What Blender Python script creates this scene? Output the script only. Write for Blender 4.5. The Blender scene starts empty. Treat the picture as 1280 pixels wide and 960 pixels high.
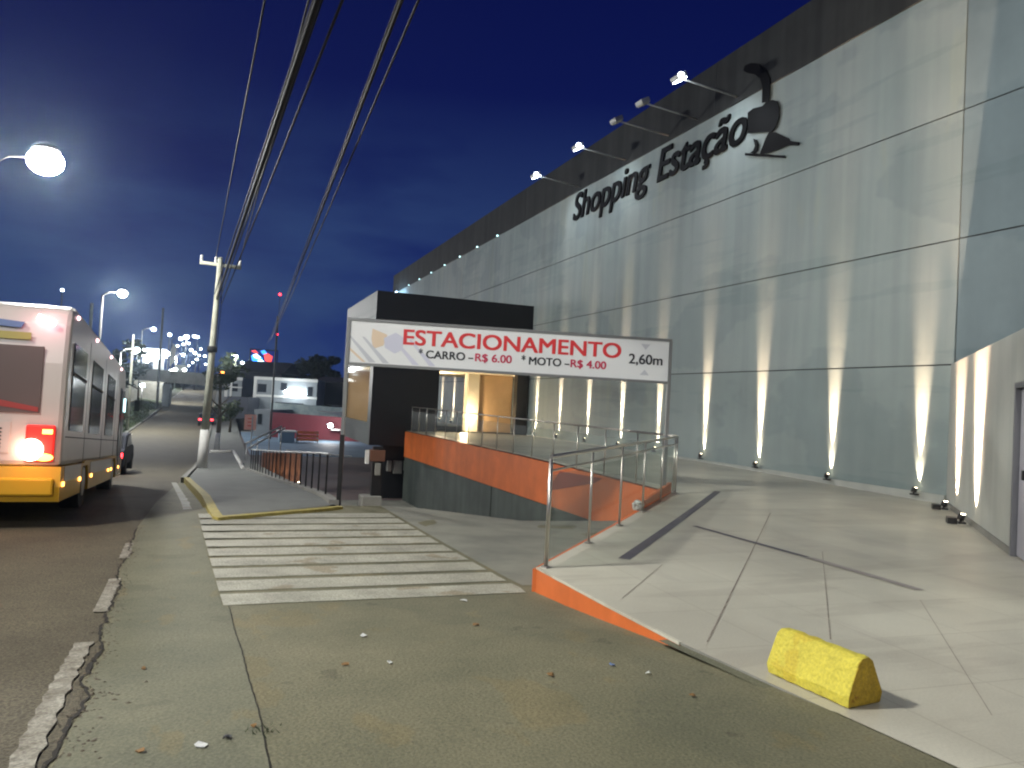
import bpy, math, random
from mathutils import Vector, Matrix
random.seed(7)
S=bpy.context.scene; COL=S.collection
R=math.radians
# ------------------------------------------------------------------ camera (x = towards the mall, y = along the street)
CH=1.6; YAW=R(20.87); PITCH=R(1.556); ROLL=R(2.98); FPX=950.0
cam_d=bpy.data.cameras.new('camera'); cam=bpy.data.objects.new('camera',cam_d); COL.objects.link(cam)
cam_d.sensor_width=36; cam_d.lens=FPX/1280*36; cam_d.clip_end=3000; cam_d.clip_start=.05
CM=Matrix.Translation((0,0,CH)) @ Matrix.Rotation(-YAW,4,'Z') @ Matrix.Rotation(math.pi/2+PITCH,4,'X') @ Matrix.Rotation(ROLL,4,'Z')
cam.matrix_world=CM; S.camera=cam
FW=Vector((math.sin(YAW),math.cos(YAW),0))
def ray(px,py):
    return (CM.to_3x3() @ Vector(((px-640)/FPX,-(py-480)/FPX,-1)))
def at(px,py,D):                      # measured point: picture position + distance ahead
    d=ray(px,py); return Vector((0,0,CH))+d*(D/d.dot(FW))
def onu(px,py,u):
    d=ray(px,py); return Vector((0,0,CH))+d*(u/d.x)
def onz(px,py,z):
    d=ray(px,py); return Vector((0,0,CH))+d*((z-CH)/d.z)
def interp(tab,x):
    if x<=tab[0][0]: return tab[0][1]
    for (a,fa),(b,fb) in zip(tab,tab[1:]):
        if x<=b:
            t=(x-a)/(b-a); return fa+(fb-fa)*t
    return tab[-1][1]
GT=[(-60,0),(4,0),(7,-.26),(10,-.32),(13.5,-.36),(15,-.38),(19,-.68),(23,-.97),(33,-1.65),(45,-2.4),(60,-3.0),(80,-3.0),(110,-2.2),(150,-.3),(200,1.5),(300,3.5),(700,8)]
def G(v): return (interp(GT,v-.7)+interp(GT,v)+interp(GT,v+.7))/3
def ZR(v): return G(v)-interp([(7,0),(12,.07),(14,.12)],v)
LT=[(-12,3.95),(2.5,3.35),(4.56,3.1),(6.97,3.03),(12.9,8.42),(30.7,8.1),(34.2,8.0),(70,8.0)]
def L(v): return interp(LT,v)
def PZ(v): 
    t=min(1,max(0,(v-8)/14)); return .15*t*t*(3-2*t)
LOT=-3.0
def XD(u,v): return .30*max(0,min(1,(u-3.2)/2.5))*max(0,min(1,(v-9.5)/4.3))
# ------------------------------------------------------------------ helpers
def tag(o,label=None,cat=None,group=None,kind=None):
    if label: o['label']=label
    if cat: o['category']=cat
    if group: o['group']=group
    if kind: o['kind']=kind
    return o
ORG={}
def thing(name,label,cat,loc,group=None,rz=0.0,rx=0.0):
    o=bpy.data.objects.new(name,None); COL.objects.link(o); o.empty_display_size=.3
    o.location=loc; o.rotation_euler=(rx,0,rz)
    ORG[o.name]=Vector(loc)
    return tag(o,label,cat,group)
class MB:
    def __init__(s): s.v=[]; s.f=[]; s.sm=[]
    def poly(s,pts,smooth=False):
        n=len(s.v); s.v+= [Vector(p) for p in pts]; s.f.append(list(range(n,n+len(pts)))); s.sm.append(smooth); return s
    def box(s,a,b,M=None):
        x0,y0,z0=a; x1,y1,z1=b
        p=[(x0,y0,z0),(x1,y0,z0),(x1,y1,z0),(x0,y1,z0),(x0,y0,z1),(x1,y0,z1),(x1,y1,z1),(x0,y1,z1)]
        p=[Vector(q) for q in p]
        if M: p=[M@q for q in p]
        n=len(s.v); s.v+=p
        for f in [(0,3,2,1),(4,5,6,7),(0,1,5,4),(1,2,6,5),(2,3,7,6),(3,0,4,7)]:
            s.f.append([n+i for i in f]); s.sm.append(False)
        return s
    def prism(s,pts,ext):              # closed outline pts extruded along ext
        pts=[Vector(p) for p in pts]; e=Vector(ext); n=len(s.v); k=len(pts)
        s.v+=pts+[p+e for p in pts]
        s.f.append(list(range(n+k-1,n-1,-1))); s.f.append(list(range(n+k,n+2*k))); s.sm+=[False,False]
        for i in range(k):
            j=(i+1)%k; s.f.append([n+i,n+j,n+k+j,n+k+i]); s.sm.append(False)
        return s
    def tube(s,path,r,seg=8,cap=True):
        path=[Vector(p) for p in path]; rr=r if isinstance(r,(list,tuple)) else [r]*len(path)
        n0=len(s.v)
        for i,p in enumerate(path):
            d=(path[min(i+1,len(path)-1)]-path[max(i-1,0)]).normalized()
            a=Vector((0,0,1)) if abs(d.z)<.9 else Vector((1,0,0))
            x=d.cross(a).normalized(); y=d.cross(x)
            for k in range(seg):
                t=2*math.pi*k/seg; s.v.append(p+(x*math.cos(t)+y*math.sin(t))*rr[i])
        for i in range(len(path)-1):
            for k in range(seg):
                a=n0+i*seg+k; b=n0+i*seg+(k+1)%seg
                s.f.append([a,a+seg,b+seg,b]); s.sm.append(True)
        if cap:
            s.f.append([n0+k for k in range(seg)]); s.f.append([n0+(len(path)-1)*seg+k for k in range(seg-1,-1,-1)]); s.sm+=[False,False]
        return s
    def ball(s,c,r,seg=20,rings=12):
        c=Vector(c); r=Vector(r) if isinstance(r,(tuple,list)) else Vector((r,r,r)); n=len(s.v)
        for i in range(rings+1):
            a=math.pi*i/rings
            for k in range(seg):
                t=2*math.pi*k/seg; s.v.append(c+Vector((r.x*math.sin(a)*math.cos(t),r.y*math.sin(a)*math.sin(t),r.z*math.cos(a))))
        for i in range(rings):
            for k in range(seg):
                a=n+i*seg+k; b=n+i*seg+(k+1)%seg; s.f.append([a,a+seg,b+seg,b]); s.sm.append(True)
        return s
    def cyl(s,a,b,r,seg=16): return s.tube([a,b],r,seg)
    def build(s,name,mat,parent=None,local=False,bevel=0,loc=None):
        off=Vector((0,0,0))
        if not local:
            if parent is not None:
                q=parent
                while q.parent: q=q.parent
                off=ORG.get(q.name,Vector((0,0,0)))
            elif loc is not None: off=Vector(loc)
        me=bpy.data.meshes.new(name); me.from_pydata([tuple(p-off) for p in s.v],[],s.f); me.update()
        for p,sm in zip(me.polygons,s.sm): p.use_smooth=sm
        me.materials.append(mat)
        o=bpy.data.objects.new(name,me); COL.objects.link(o)
        if parent is not None: o.parent=parent
        elif loc is not None: o.location=loc; ORG[o.name]=Vector(loc)
        if bevel:
            m=o.modifiers.new('bevel','BEVEL'); m.width=bevel; m.segments=2; m.limit_method='ANGLE'
        return o
def struct(o): o['kind']='structure'; return o
def lamp_light(kind,name,parent,loc,energy,col,local=False,**kw):
    l=bpy.data.lights.new(name,kind); l.energy=energy; l.color=col
    for k,v in kw.items(): setattr(l,k,v)
    o=bpy.data.objects.new(name,l); COL.objects.link(o)
    if parent is not None:
        o.parent=parent; o.location=Vector(loc) if local else Vector(loc)-ORG[parent.name]
    else: o.location=loc
    return o
def aim(o,d): o.rotation_euler=Vector(d).to_track_quat('-Z','Y').to_euler()
# ------------------------------------------------------------------ materials
def mat(name,col,rough=.6,metal=0,var=.0,scale=3,bump=0,bscale=40,col2=None,stretch=(1,1,1),spec=.5,streak=0,spots=0,patch=None):
    m=bpy.data.materials.new(name); m.use_nodes=True; nt=m.node_tree; N=nt.nodes; K=nt.links
    b=N['Principled BSDF']; b.inputs['Roughness'].default_value=rough; b.inputs['Metallic'].default_value=metal
    b.inputs['Specular IOR Level'].default_value=spec
    c=(*col,1); b.inputs['Base Color'].default_value=c
    if var or bump or streak:
        tc=N.new('ShaderNodeTexCoord'); mp=N.new('ShaderNodeMapping'); mp.inputs['Scale'].default_value=stretch
        K.new(tc.outputs['Object'],mp.inputs['Vector'])
    if var:
        n=N.new('ShaderNodeTexNoise'); n.inputs['Scale'].default_value=scale; n.inputs['Detail'].default_value=9; n.inputs['Roughness'].default_value=.65
        K.new(mp.outputs[0],n.inputs['Vector'])
        r=N.new('ShaderNodeValToRGB'); r.color_ramp.elements[0].position=.32; r.color_ramp.elements[1].position=.68
        c2=col2 if col2 else tuple(x*(1-var) for x in col)
        r.color_ramp.elements[0].color=(*c2,1); r.color_ramp.elements[1].color=c
        K.new(n.outputs['Fac'],r.inputs['Fac']); out=r.outputs[0]
        if spots:
            n2=N.new('ShaderNodeTexNoise'); n2.inputs['Scale'].default_value=60; n2.inputs['Detail'].default_value=3
            K.new(tc.outputs['Object'],n2.inputs['Vector'])
            r2=N.new('ShaderNodeValToRGB'); r2.color_ramp.elements[0].position=.35; r2.color_ramp.elements[1].position=.65
            r2.color_ramp.elements[0].color=(1-spots,)*3+(1,); r2.color_ramp.elements[1].color=(1+spots*.5,)*3+(1,)
            K.new(n2.outputs['Fac'],r2.inputs['Fac'])
            mx=N.new('ShaderNodeMix'); mx.data_type='RGBA'; mx.blend_type='MULTIPLY'; mx.inputs[0].default_value=1
            K.new(out,mx.inputs[6]); K.new(r2.outputs[0],mx.inputs[7]); out=mx.outputs[2]
        if patch:
            for (sc,loc,p0,colp) in patch:
                mp4=N.new('ShaderNodeMapping'); mp4.inputs['Scale'].default_value=sc; mp4.inputs['Location'].default_value=loc; K.new(tc.outputs['Object'],mp4.inputs['Vector'])
                n4=N.new('ShaderNodeTexNoise'); n4.inputs['Scale'].default_value=1; n4.inputs['Detail'].default_value=5; n4.inputs['Roughness'].default_value=.5; K.new(mp4.outputs[0],n4.inputs['Vector'])
                r4=N.new('ShaderNodeValToRGB'); r4.color_ramp.elements[0].position=p0; r4.color_ramp.elements[1].position=p0+.025
                r4.color_ramp.elements[0].color=(1,1,1,1); r4.color_ramp.elements[1].color=(*colp,1)
                K.new(n4.outputs['Fac'],r4.inputs['Fac'])
                mx=N.new('ShaderNodeMix'); mx.data_type='RGBA'; mx.blend_type='MULTIPLY'; mx.inputs[0].default_value=1
                K.new(out,mx.inputs[6]); K.new(r4.outputs[0],mx.inputs[7]); out=mx.outputs[2]
        if streak:
            mp3=N.new('ShaderNodeMapping'); mp3.inputs['Scale'].default_value=(1,1,.05); K.new(tc.outputs['Object'],mp3.inputs['Vector'])
            n3=N.new('ShaderNodeTexNoise'); n3.inputs['Scale'].default_value=2.2; n3.inputs['Detail'].default_value=6; K.new(mp3.outputs[0],n3.inputs['Vector'])
            r3=N.new('ShaderNodeValToRGB'); r3.color_ramp.elements[0].position=.38; r3.color_ramp.elements[1].position=.62
            r3.color_ramp.elements[0].color=(1-streak,1-streak*.95,1-streak*.9,1); r3.color_ramp.elements[1].color=(1,1,1,1)
            K.new(n3.outputs['Fac'],r3.inputs['Fac'])
            mx=N.new('ShaderNodeMix'); mx.data_type='RGBA'; mx.blend_type='MULTIPLY'; mx.inputs[0].default_value=1
            K.new(out,mx.inputs[6]); K.new(r3.outputs[0],mx.inputs[7]); out=mx.outputs[2]
        K.new(out,b.inputs['Base Color'])
    if bump:
        n=N.new('ShaderNodeTexNoise'); n.inputs['Scale'].default_value=bscale; n.inputs['Detail'].default_value=6
        K.new(tc.outputs['Object'],n.inputs['Vector'])
        bp=N.new('ShaderNodeBump'); bp.inputs['Strength'].default_value=bump; bp.inputs['Distance'].default_value=.02
        K.new(n.outputs['Fac'],bp.inputs['Height']); K.new(bp.outputs[0],b.inputs['Normal'])
    return m
def emit(name,col,st):
    m=bpy.data.materials.new(name); m.use_nodes=True; b=m.node_tree.nodes['Principled BSDF']
    b.inputs['Base Color'].default_value=(*col,1); b.inputs['Emission Color'].default_value=(*col,1); b.inputs['Emission Strength'].default_value=st
    return m
def glassmat(name,col,mixf,dif=.04,rough=.05):
    m=bpy.data.materials.new(name); m.use_nodes=True; nt=m.node_tree; N=nt.nodes; K=nt.links; N.remove(N['Principled BSDF'])
    o=N['Material Output']; t=N.new('ShaderNodeBsdfTransparent'); t.inputs[0].default_value=(*col,1)
    g=N.new('ShaderNodeBsdfGlossy'); g.inputs['Roughness'].default_value=rough; d=N.new('ShaderNodeBsdfDiffuse'); d.inputs[0].default_value=(.8,.85,.85,1)
    a=N.new('ShaderNodeMixShader'); a.inputs[0].default_value=dif; K.new(t.outputs[0],a.inputs[1]); K.new(d.outputs[0],a.inputs[2])
    b=N.new('ShaderNodeMixShader'); b.inputs[0].default_value=.05; K.new(a.outputs[0],b.inputs[1]); K.new(g.outputs[0],b.inputs[2])
    K.new(b.outputs[0],o.inputs[0]); return m
M={}
M['asphalt']=mat('asphalt',(.125,.11,.07),.85,0,.35,1.2,.6,60,spots=.5)
M['pavement']=mat('pavement_asphalt',(.185,.175,.105),.8,0,.30,1.1,.45,50,spots=.25,col2=(.12,.12,.07),patch=[((.6,.35,1),(2,2,0),.56,(.88,.90,.92)),((3,3,3),(5,5,0),.68,(1.2,1.12,1.0)),((1.6,.9,1),(9,3,0),.60,(1.10,1.02,.90)),((2.3,2.3,1),(4,8,0),.66,(.72,.72,.70))])
M['patch']=mat('smooth_asphalt_patch',(.165,.165,.105),.8,0,.3,1.6,.35,50,spots=.22,col2=(.115,.12,.078),patch=[((2.2,1.1,1),(3,3,0),.61,(1.14,1.03,.88)),((1.1,1.7,1),(14,8,0),.60,(.84,.84,.84))])
M['sidewalk']=mat('sidewalk_concrete',(.17,.18,.165),.8,0,.25,1.4,.3,40,spots=.15)
M['concrete']=mat('concrete',(.26,.26,.23),.8,0,.3,1.5,.3,30)
M['ramp']=mat('ramp_concrete',(.25,.255,.205),.75,0,.35,1.1,.3,30,col2=(.15,.155,.13))
M['white_paint']=mat('worn_white_paint',(.43,.43,.345),.7,0,.3,2,.2,60,col2=(.27,.27,.215),spots=.35,patch=[((1.2,1.2,1),(1,4,0),.6,(.8,.72,.62))])
M['dash_paint']=mat('worn_lane_paint',(.36,.35,.29),.8,0,.55,9,.3,60,col2=(.15,.135,.10),spots=.4)
M['yellow_paint']=mat('worn_yellow_paint',(.5,.42,.11),.7,0,.4,5,.3,40,spots=.2)
M['block_yellow']=mat('yellow_painted_concrete',(.66,.58,.07),.75,0,.2,6,.8,25,spots=.15,patch=[((3,3,3),(5,2,3),.60,(.95,.87,.75))])
M['block_end']=mat('orange_yellow_shaded_end',(.58,.38,.03),.75,0,.3,8,.8,25,spots=.2,patch=[((12,12,12),(1,2,3),.66,(.7,.55,.45))])  # shade on the block's ends put into a darker, oranger colour
M['orange']=mat('orange_painted_wall',(.70,.165,.035),.55,0,.25,1.5,.1,30,streak=.12)
M['green_wall']=mat('dark_green_plaster',(.085,.105,.09),.6,0,.4,1,.1,20,streak=.3)
M['wall']=mat('painted_precast_panels',(.335,.385,.37),.65,0,.18,.35,.12,18,streak=.13,col2=(.275,.335,.32),patch=[((1,.22,.35),(3,1,2),.53,(.86,.885,.90)),((1,.5,.12),(8,2,5),.58,(1.06,1.03,.97)),((1,.12,1.6),(1,7,3),.57,(.90,.93,.93))])
M['wall_blue']=mat('blue_grey_panels',(.215,.28,.295),.6,0,.25,.4,.12,18,streak=.08,patch=[((1,.22,.35),(3,1,2),.53,(.86,.885,.90)),((1,.5,.12),(8,2,5),.58,(1.06,1.03,.97)),((1,.12,1.6),(1,7,3),.57,(.90,.93,.93))])  # darker, bluer base colour for the panel column nearest the viewer
M['wall_low']=mat('painted_precast_lower_panels',(.305,.37,.355),.6,0,.2,.35,.12,18,streak=.07,patch=[((1,.22,.35),(3,1,2),.53,(.86,.885,.90)),((1,.5,.12),(8,2,5),.58,(1.06,1.03,.97)),((1,.12,1.6),(1,7,3),.57,(.90,.93,.93))])
M['groove']=mat('dark_joint',(.05,.055,.055),.9)
M['fascia']=mat('dark_grey_cladding',(.055,.058,.056),.7,0,.3,.6,0,streak=.3,spec=.2)
M['black_clad']=mat('black_composite_cladding',(.012,.013,.017),.45,0,.2,1)
M['grey_clad']=mat('grey_side_cladding',(.07,.085,.08),.5,0,.25,1.5)
M['black']=mat('black_paint',(.01,.01,.011),.4)
M['black_metal']=mat('black_metal_letters',(.004,.004,.004),.5,0,spec=.12)
M['dark']=mat('dark_rubber',(.015,.015,.016),.8)
M['steel']=mat('brushed_stainless',(.55,.53,.48),.36,1)
M['galv']=mat('galvanised_steel',(.4,.41,.4),.45,.7)
M['grey_frame']=mat('grey_sign_frame',(.2,.21,.21),.45,.3)
M['banner']=mat('white_vinyl_banner',(.74,.77,.77),.45,0,.05,2)
M['red_ink']=mat('red_ink',(.62,.035,.04),.5)
M['mag_ink']=mat('magenta_red_ink',(.5,.03,.08),.5)
M['black_ink']=mat('black_ink',(.02,.025,.03),.5)
M['pale_grey_ink']=mat('pale_grey_ink',(.5,.53,.57),.5)
M['pale_orange_ink']=mat('pale_orange_ink',(.68,.55,.40),.5)
M['pale_lilac_ink']=mat('pale_lilac_ink',(.56,.58,.68),.5)
M['pole']=mat('pale_concrete_pole',(.42,.43,.34),.8,0,.25,3,.2,30)
M['whitewash']=mat('whitewash',(.66,.66,.62),.8,0,.15,4)
M['wood_pole']=mat('dark_pole',(.04,.04,.042),.8)
M['cable']=mat('black_cable',(.008,.008,.009),.6,spec=.12)
M['bus_white']=mat('bus_cream_paint',(.62,.58,.52),.3,0,.08,1)
M['bus_yellow']=mat('bus_yellow_paint',(.72,.42,.02),.3,0,.08,1)
M['bus_glass']=mat('bus_dark_glass',(.018,.02,.024),.08)
M['bus_rear_glass']=mat('bus_rear_glass',(.16,.125,.11),.15)
M['bus_red']=mat('bus_red_stripe',(.36,.04,.03),.35)
M['bus_blue']=mat('bus_blue_patch',(.12,.2,.4),.4)
M['bus_olive']=mat('bus_olive_stripe',(.4,.36,.08),.4)
M['tail_red']=emit('tail_lamp_red',(1,.03,.02),.7)
M['tail_white']=emit('tail_lamp_white',(1,.80,.62),16)
M['amber']=emit('amber_marker_lamp',(1,.42,.08),9)
M['pinkish']=emit('pink_marker_lamp',(1,.55,.6),9)
M['lamp_cool']=emit('cool_white_lamp',(.93,1,.93),60)
M['lamp_key']=emit('lamp_glass_near',(1,.99,.95),760)
M['lamp_far']=emit('far_cool_lamp',(.8,.92,1),22)
M['lamp_warm']=emit('warm_lamp',(1,.82,.58),25)
M['head']=emit('headlamp',(.95,1,1),40)
M['flood']=emit('floodlight_glass',(.8,.9,1),30)
M['dead_flood']=mat('unlit_floodlight_glass',(.45,.45,.38),.2)
M['tail_small']=emit('small_red_lamp',(1,.03,.04),14)
M['orange_small']=emit('small_orange_lamp',(1,.3,.05),12)
M['warm_wall']=mat('warm_beige_wall',(.62,.42,.24),.7,0,.15,1.5)
M['ceiling']=mat('cream_ceiling',(.75,.7,.58),.8)
M['glass']=glassmat('clear_glass',(.93,.95,.93),.1,.06)
M['glass_clean']=glassmat('window_glass',(.9,.93,.92),.1,.03)
M['grass']=mat('grass',(.035,.05,.018),.9,0,.5,3,.8,20)
M['leaf']=mat('foliage',(.05,.075,.028),.7,0,.5,2)
M['leaf_dark']=mat('dark_foliage',(.025,.035,.02),.8,0,.4,2)
M['trunk']=mat('bark',(.12,.10,.07),.9,0,.4,6,.5,20)
M['maroon']=mat('maroon_wall',(.19,.03,.045),.7,0,.2,.6)
M['maroon_dark']=mat('dark_red',(.22,.035,.02),.6,0,.2,2)
M['brown']=mat('dark_brown_wall',(.14,.06,.035),.8,0,.3,3)
M['lotfloor']=mat('lot_floor',(.13,.09,.08),.75,0,.35,.3,col2=(.09,.085,.085))
M['lotblue']=mat('blue_painted_floor',(.16,.25,.34),.7,0,.3,.6)
M['house_grey']=mat('grey_house_wall',(.22,.25,.27),.8,0,.25,.6)
M['house_white']=mat('white_house_trim',(.55,.57,.55),.8,0,.15,1)
M['house_dark']=mat('dark_shed',(.03,.035,.05),.8)
M['roof_tile']=mat('dark_roof',(.06,.05,.05),.8,0,.3,2)
M['window_dark']=mat('dark_window',(.02,.024,.03),.1)
M['graffiti']=mat('pale_blue_graffiti_wall',(.14,.2,.22),.8,0,.6,1.3,col2=(.35,.42,.42))
M['pink_sign']=mat('pink_sign_board',(.75,.38,.30),.6)
M['led_blue']=emit('led_blue',(.05,.35,1),2.5)
M['led_red']=emit('led_red',(1,.1,.08),1.6)
M['led_white']=emit('led_white',(.6,.95,1),4)
M['led_dark']=emit('led_dark_blue',(.0,.02,.25),.5)
M['lit_sign']=emit('lit_sign',(.5,.75,1),14)
M['leafdry']=mat('dry_leaf',(.22,.12,.04),.8)
M['paper']=mat('white_litter',(.6,.62,.6),.7)
M['ground']=mat('terrain_soil',(.06,.062,.04),.9,0,.4,.08)
M['hill']=mat('far_hill',(.03,.035,.035),.9)
M['door_frame']=mat('lilac_grey_door_frame',(.15,.155,.17),.4,.3)
M['door_leaf']=mat('pale_lilac_door',(.38,.38,.42),.4)
M['annex']=mat('annex_plaster',(.47,.49,.44),.65,0,.15,.9,.15,20,streak=.12)
M['stripe']=mat('lilac_inlay_and_shadow',(.12,.11,.135),.5,0,.3,3)  # colours the inlay and the painted shadow stripe
M['stripe2']=mat('faint_lilac_shadow',(.33,.30,.28),.5,0,.2,3)  # faint end of the painted shadow stripe
M['joint']=mat('dirty_tile_joint',(.13,.11,.085),.9,0,.6,14,col2=(.4,.36,.3))
M['crack']=mat('dark_crack',(.02,.018,.014),.95)
M['gas_white']=emit('lit_canopy',(.9,.95,1),3)
# tiled plaza
def tilemat():
    m=mat('plaza_tiles',(.63,.615,.50),.36,0,.12,.7,0,spots=.07,patch=[((.25,1.6,1),(1,2,0),.55,(.90,.89,.89)),((1.3,.3,1),(6,2,0),.6,(.93,.92,.93))]); nt=m.node_tree; N=nt.nodes; K=nt.links; b=N['Principled BSDF']
    src=b.inputs['Base Color'].links[0].from_socket
    tc=N.new('ShaderNodeTexCoord'); mp=N.new('ShaderNodeMapping'); K.new(tc.outputs['Object'],mp.inputs['Vector']); mp.inputs['Rotation'].default_value=(0,0,R(2))
    br=N.new('ShaderNodeTexBrick'); br.offset=0; br.inputs['Scale'].default_value=1; br.inputs['Brick Width'].default_value=.9; br.inputs['Row Height'].default_value=.9
    br.inputs['Mortar Size'].default_value=.006; br.inputs['Mortar Smooth'].default_value=.3
    br.inputs['Color1'].default_value=(1,1,1,1); br.inputs['Color2'].default_value=(.95,.95,.955,1); br.inputs['Mortar'].default_value=(.78,.76,.74,1)
    K.new(mp.outputs[0],br.inputs['Vector'])
    mx=N.new('ShaderNodeMix'); mx.data_type='RGBA'; mx.blend_type='MULTIPLY'; mx.inputs[0].default_value=1
    K.new(src,mx.inputs[6]); K.new(br.outputs[0],mx.inputs[7])
    n=N.new('ShaderNodeTexNoise'); n.inputs['Scale'].default_value=.35; n.inputs['Detail'].default_value=6
    K.new(tc.outputs['Object'],n.inputs['Vector']); r=N.new('ShaderNodeValToRGB'); r.color_ramp.elements[0].position=.4; r.color_ramp.elements[1].position=.62
    r.color_ramp.elements[0].color=(.80,.79,.79,1); K.new(n.outputs['Fac'],r.inputs[0])
    m2=N.new('ShaderNodeMix'); m2.data_type='RGBA'; m2.blend_type='MULTIPLY'; m2.inputs[0].default_value=1
    K.new(mx.outputs[2],m2.inputs[6]); K.new(r.outputs[0],m2.inputs[7]); K.new(m2.outputs[2],b.inputs['Base Color'])
    return m
M['tiles']=tilemat()
ORD=['first','second','third','fourth','fifth','sixth','seventh','eighth','ninth','tenth','eleventh','twelfth','thirteenth','fourteenth','fifteenth','sixteenth','seventeenth','eighteenth']
# ------------------------------------------------------------------ setting
def frange(a,b,s,extra=()):
    out=[]; x=a
    while x<b-1e-6: out.append(x); x+=s
    out.append(b); out+= [e for e in extra if a<e<b]; return sorted(set(round(q,4) for q in out))
def strip(name,m,vs,lf,rf,zf,nu=1,dz=0,smooth=True):
    b=MB(); rows=[]
    for v in vs:
        l,r=lf(v),rf(v); row=[]
        for k in range(nu+1):
            u=l+(r-l)*k/nu; b.v.append(Vector((u,v,zf(u,v)+dz))); row.append(len(b.v)-1)
        rows.append(row)
    for a,c in zip(rows,rows[1:]):
        for k in range(nu): b.f.append([a[k],a[k+1],c[k+1],c[k]]); b.sm.append(smooth)
    return struct(b.build(name,m))
# terrain to the horizon
vs=[-80,-30,0,6,10,14,18,22,30,40,50,60,80,100,120,150,200,300,500,900,1600]
def ter(u,v):
    z=G(v)-.7
    if v>40: z=min(z,-3.2) if 0<u<40 and v<95 else z
    if u>1.5 and 13.9<v<=95: z=-3.5
    if u>1.5 and v<=13.9: z=-.9
    if u<-10: z=G(v)-.15
    return z
b=MB(); us=[-1200,-400,-120,-40,-16,-10.2,-8,-1,2.2,16,40,120,400,1200]
for v in vs:
    for u in us: b.v.append(Vector((u,v,ter(u,v))))
for i in range(len(vs)-1):
    for k in range(len(us)-1):
        n=len(us); b.f.append([i*n+k,i*n+k+1,(i+1)*n+k+1,(i+1)*n+k]); b.sm.append(False)
struct(b.build('ground',M['ground']))
jag={}
_rw=[0.0]
for _k in range(700): _rw.append(max(-.09,min(.09,_rw[-1]*.96+random.uniform(-.022,.022))))
_cw=[abs(random.gauss(0,.007))+.002 for _k in range(701)]
def CW(v): return _cw[int(max(0,min(699,(v+10)/.05)))]
def edge(v):      # ragged seam between road and pavement
    return interp([(-25,-.35),(0,-.45),(4,-.60),(6,-.70),(8,-.77),(10,-.88),(12,-1.0),(400,-1.0)],v)+(_rw[int((v+10)/.05)]*.8*min(1,(12-v)/2) if -10<v<12 else 0)
strip('road',M['asphalt'],frange(-25,-4,1)+frange(-3.95,12,.05)+frange(12.2,16,.2)+frange(17,60,1)+frange(65,400,8),lambda v:-8.2,edge,lambda u,v:ZR(v),2,-.004)
strip('pavement',M['pavement'],frange(-25,13.8,.1,(2.5,4.56,6.97,12.9)),edge,lambda v:L(v)+.01,lambda u,v:G(v)+(ZR(v)-G(v))*max(0,min(1,(.2-u)/1.2))-XD(u,v),10)
strip('gutter',M['pavement'],frange(13.8,30,.5),lambda v:-1.0,lambda v:2.7 if v<14.2 else .3-(v-14)*.08,lambda u,v:ZR(v)+.002,1)
strip('road_crack',M['crack'],frange(-4,11.9,.05),lambda v:edge(v)-CW(v)-.001,lambda v:edge(v)+CW(v+3)+.002,lambda u,v:ZR(v)+.006)
# narrow seam across the pavement running up to the crossing
_a=onz(289,774,-.22); _c=onz(328,918,-.02)
def seam(v): return _a.x+(_c.x-_a.x)*(v-_a.y)/(_c.y-_a.y)+.004*math.sin(v*5)+.002*math.sin(v*31)
strip('pavement_seam',M['crack'],frange(2.9,6.92,.06),lambda v:seam(v)-.002,lambda v:seam(v)+.002+.003*abs(math.sin(v*17)),lambda u,v:G(v)+.007+(ZR(v)-G(v))*max(0,min(1,(.2-u)/1.2)))
strip('pavement_patch',M['patch'],frange(2.9,13.2,.15),lambda v:edge(v)+.03,lambda v:seam(v) if v<6.95 else .11-(v-7)*.06,lambda u,v:G(v)+.0035+(ZR(v)-G(v))*max(0,min(1,(.2-u)/1.2)),4)
strip('driveway_apron',M['ramp'],frange(7.3,13.8,.2,(12.9,)),lambda v:3.02-(v-7)*.03,lambda v:max(3.03,L(v)),lambda u,v:G(v)-XD(u,v)+.0035,8)
# darker edge band between plaza and pavement
strip('plaza_kerb',M['patch'],frange(-10,4.7,.3),lambda v:L(v)-.09,lambda v:L(v)-.0,lambda u,v:-.012-max(0,v-4.2)*.02+(.03 if u>L(v)-.05 else 0)*0,1)
b=MB()
for v0,v1 in zip(frange(-10,4.7,.5),frange(-10,4.7,.5)[1:]): b.poly([(L(v0)-.001,v0,-.2),(L(v0)-.001,v0,.0),(L(v1)-.001,v1,.0),(L(v1)-.001,v1,-.2)])
struct(b.build('plaza_kerb_face',M['concrete']))
# lane dashes beside the seam
for a,c in [(-.8,1.6),(3.3,5.85),(6.9,8.35),(9.5,10.6)]:
    strip('lane_marking',M['dash_paint'],frange(a,c,.1),lambda v:-.75-.038*(v-4)+.008*math.sin(v*31),lambda v:-.645-.038*(v-4)+.012*math.sin(v*23)-.0,lambda u,v:ZR(v)+.006)
# pedestrian crossing
for k in range(10):
    v0=6.95+k*.60
    strip('crossing_stripe',M['white_paint'],[v0,v0+.23,v0+.46],lambda v:.12-(v-7)*.06,lambda v:min(L(v)-.12,2.95-(v-7)*.03),lambda u,v:G(v)+.005,8)
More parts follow.
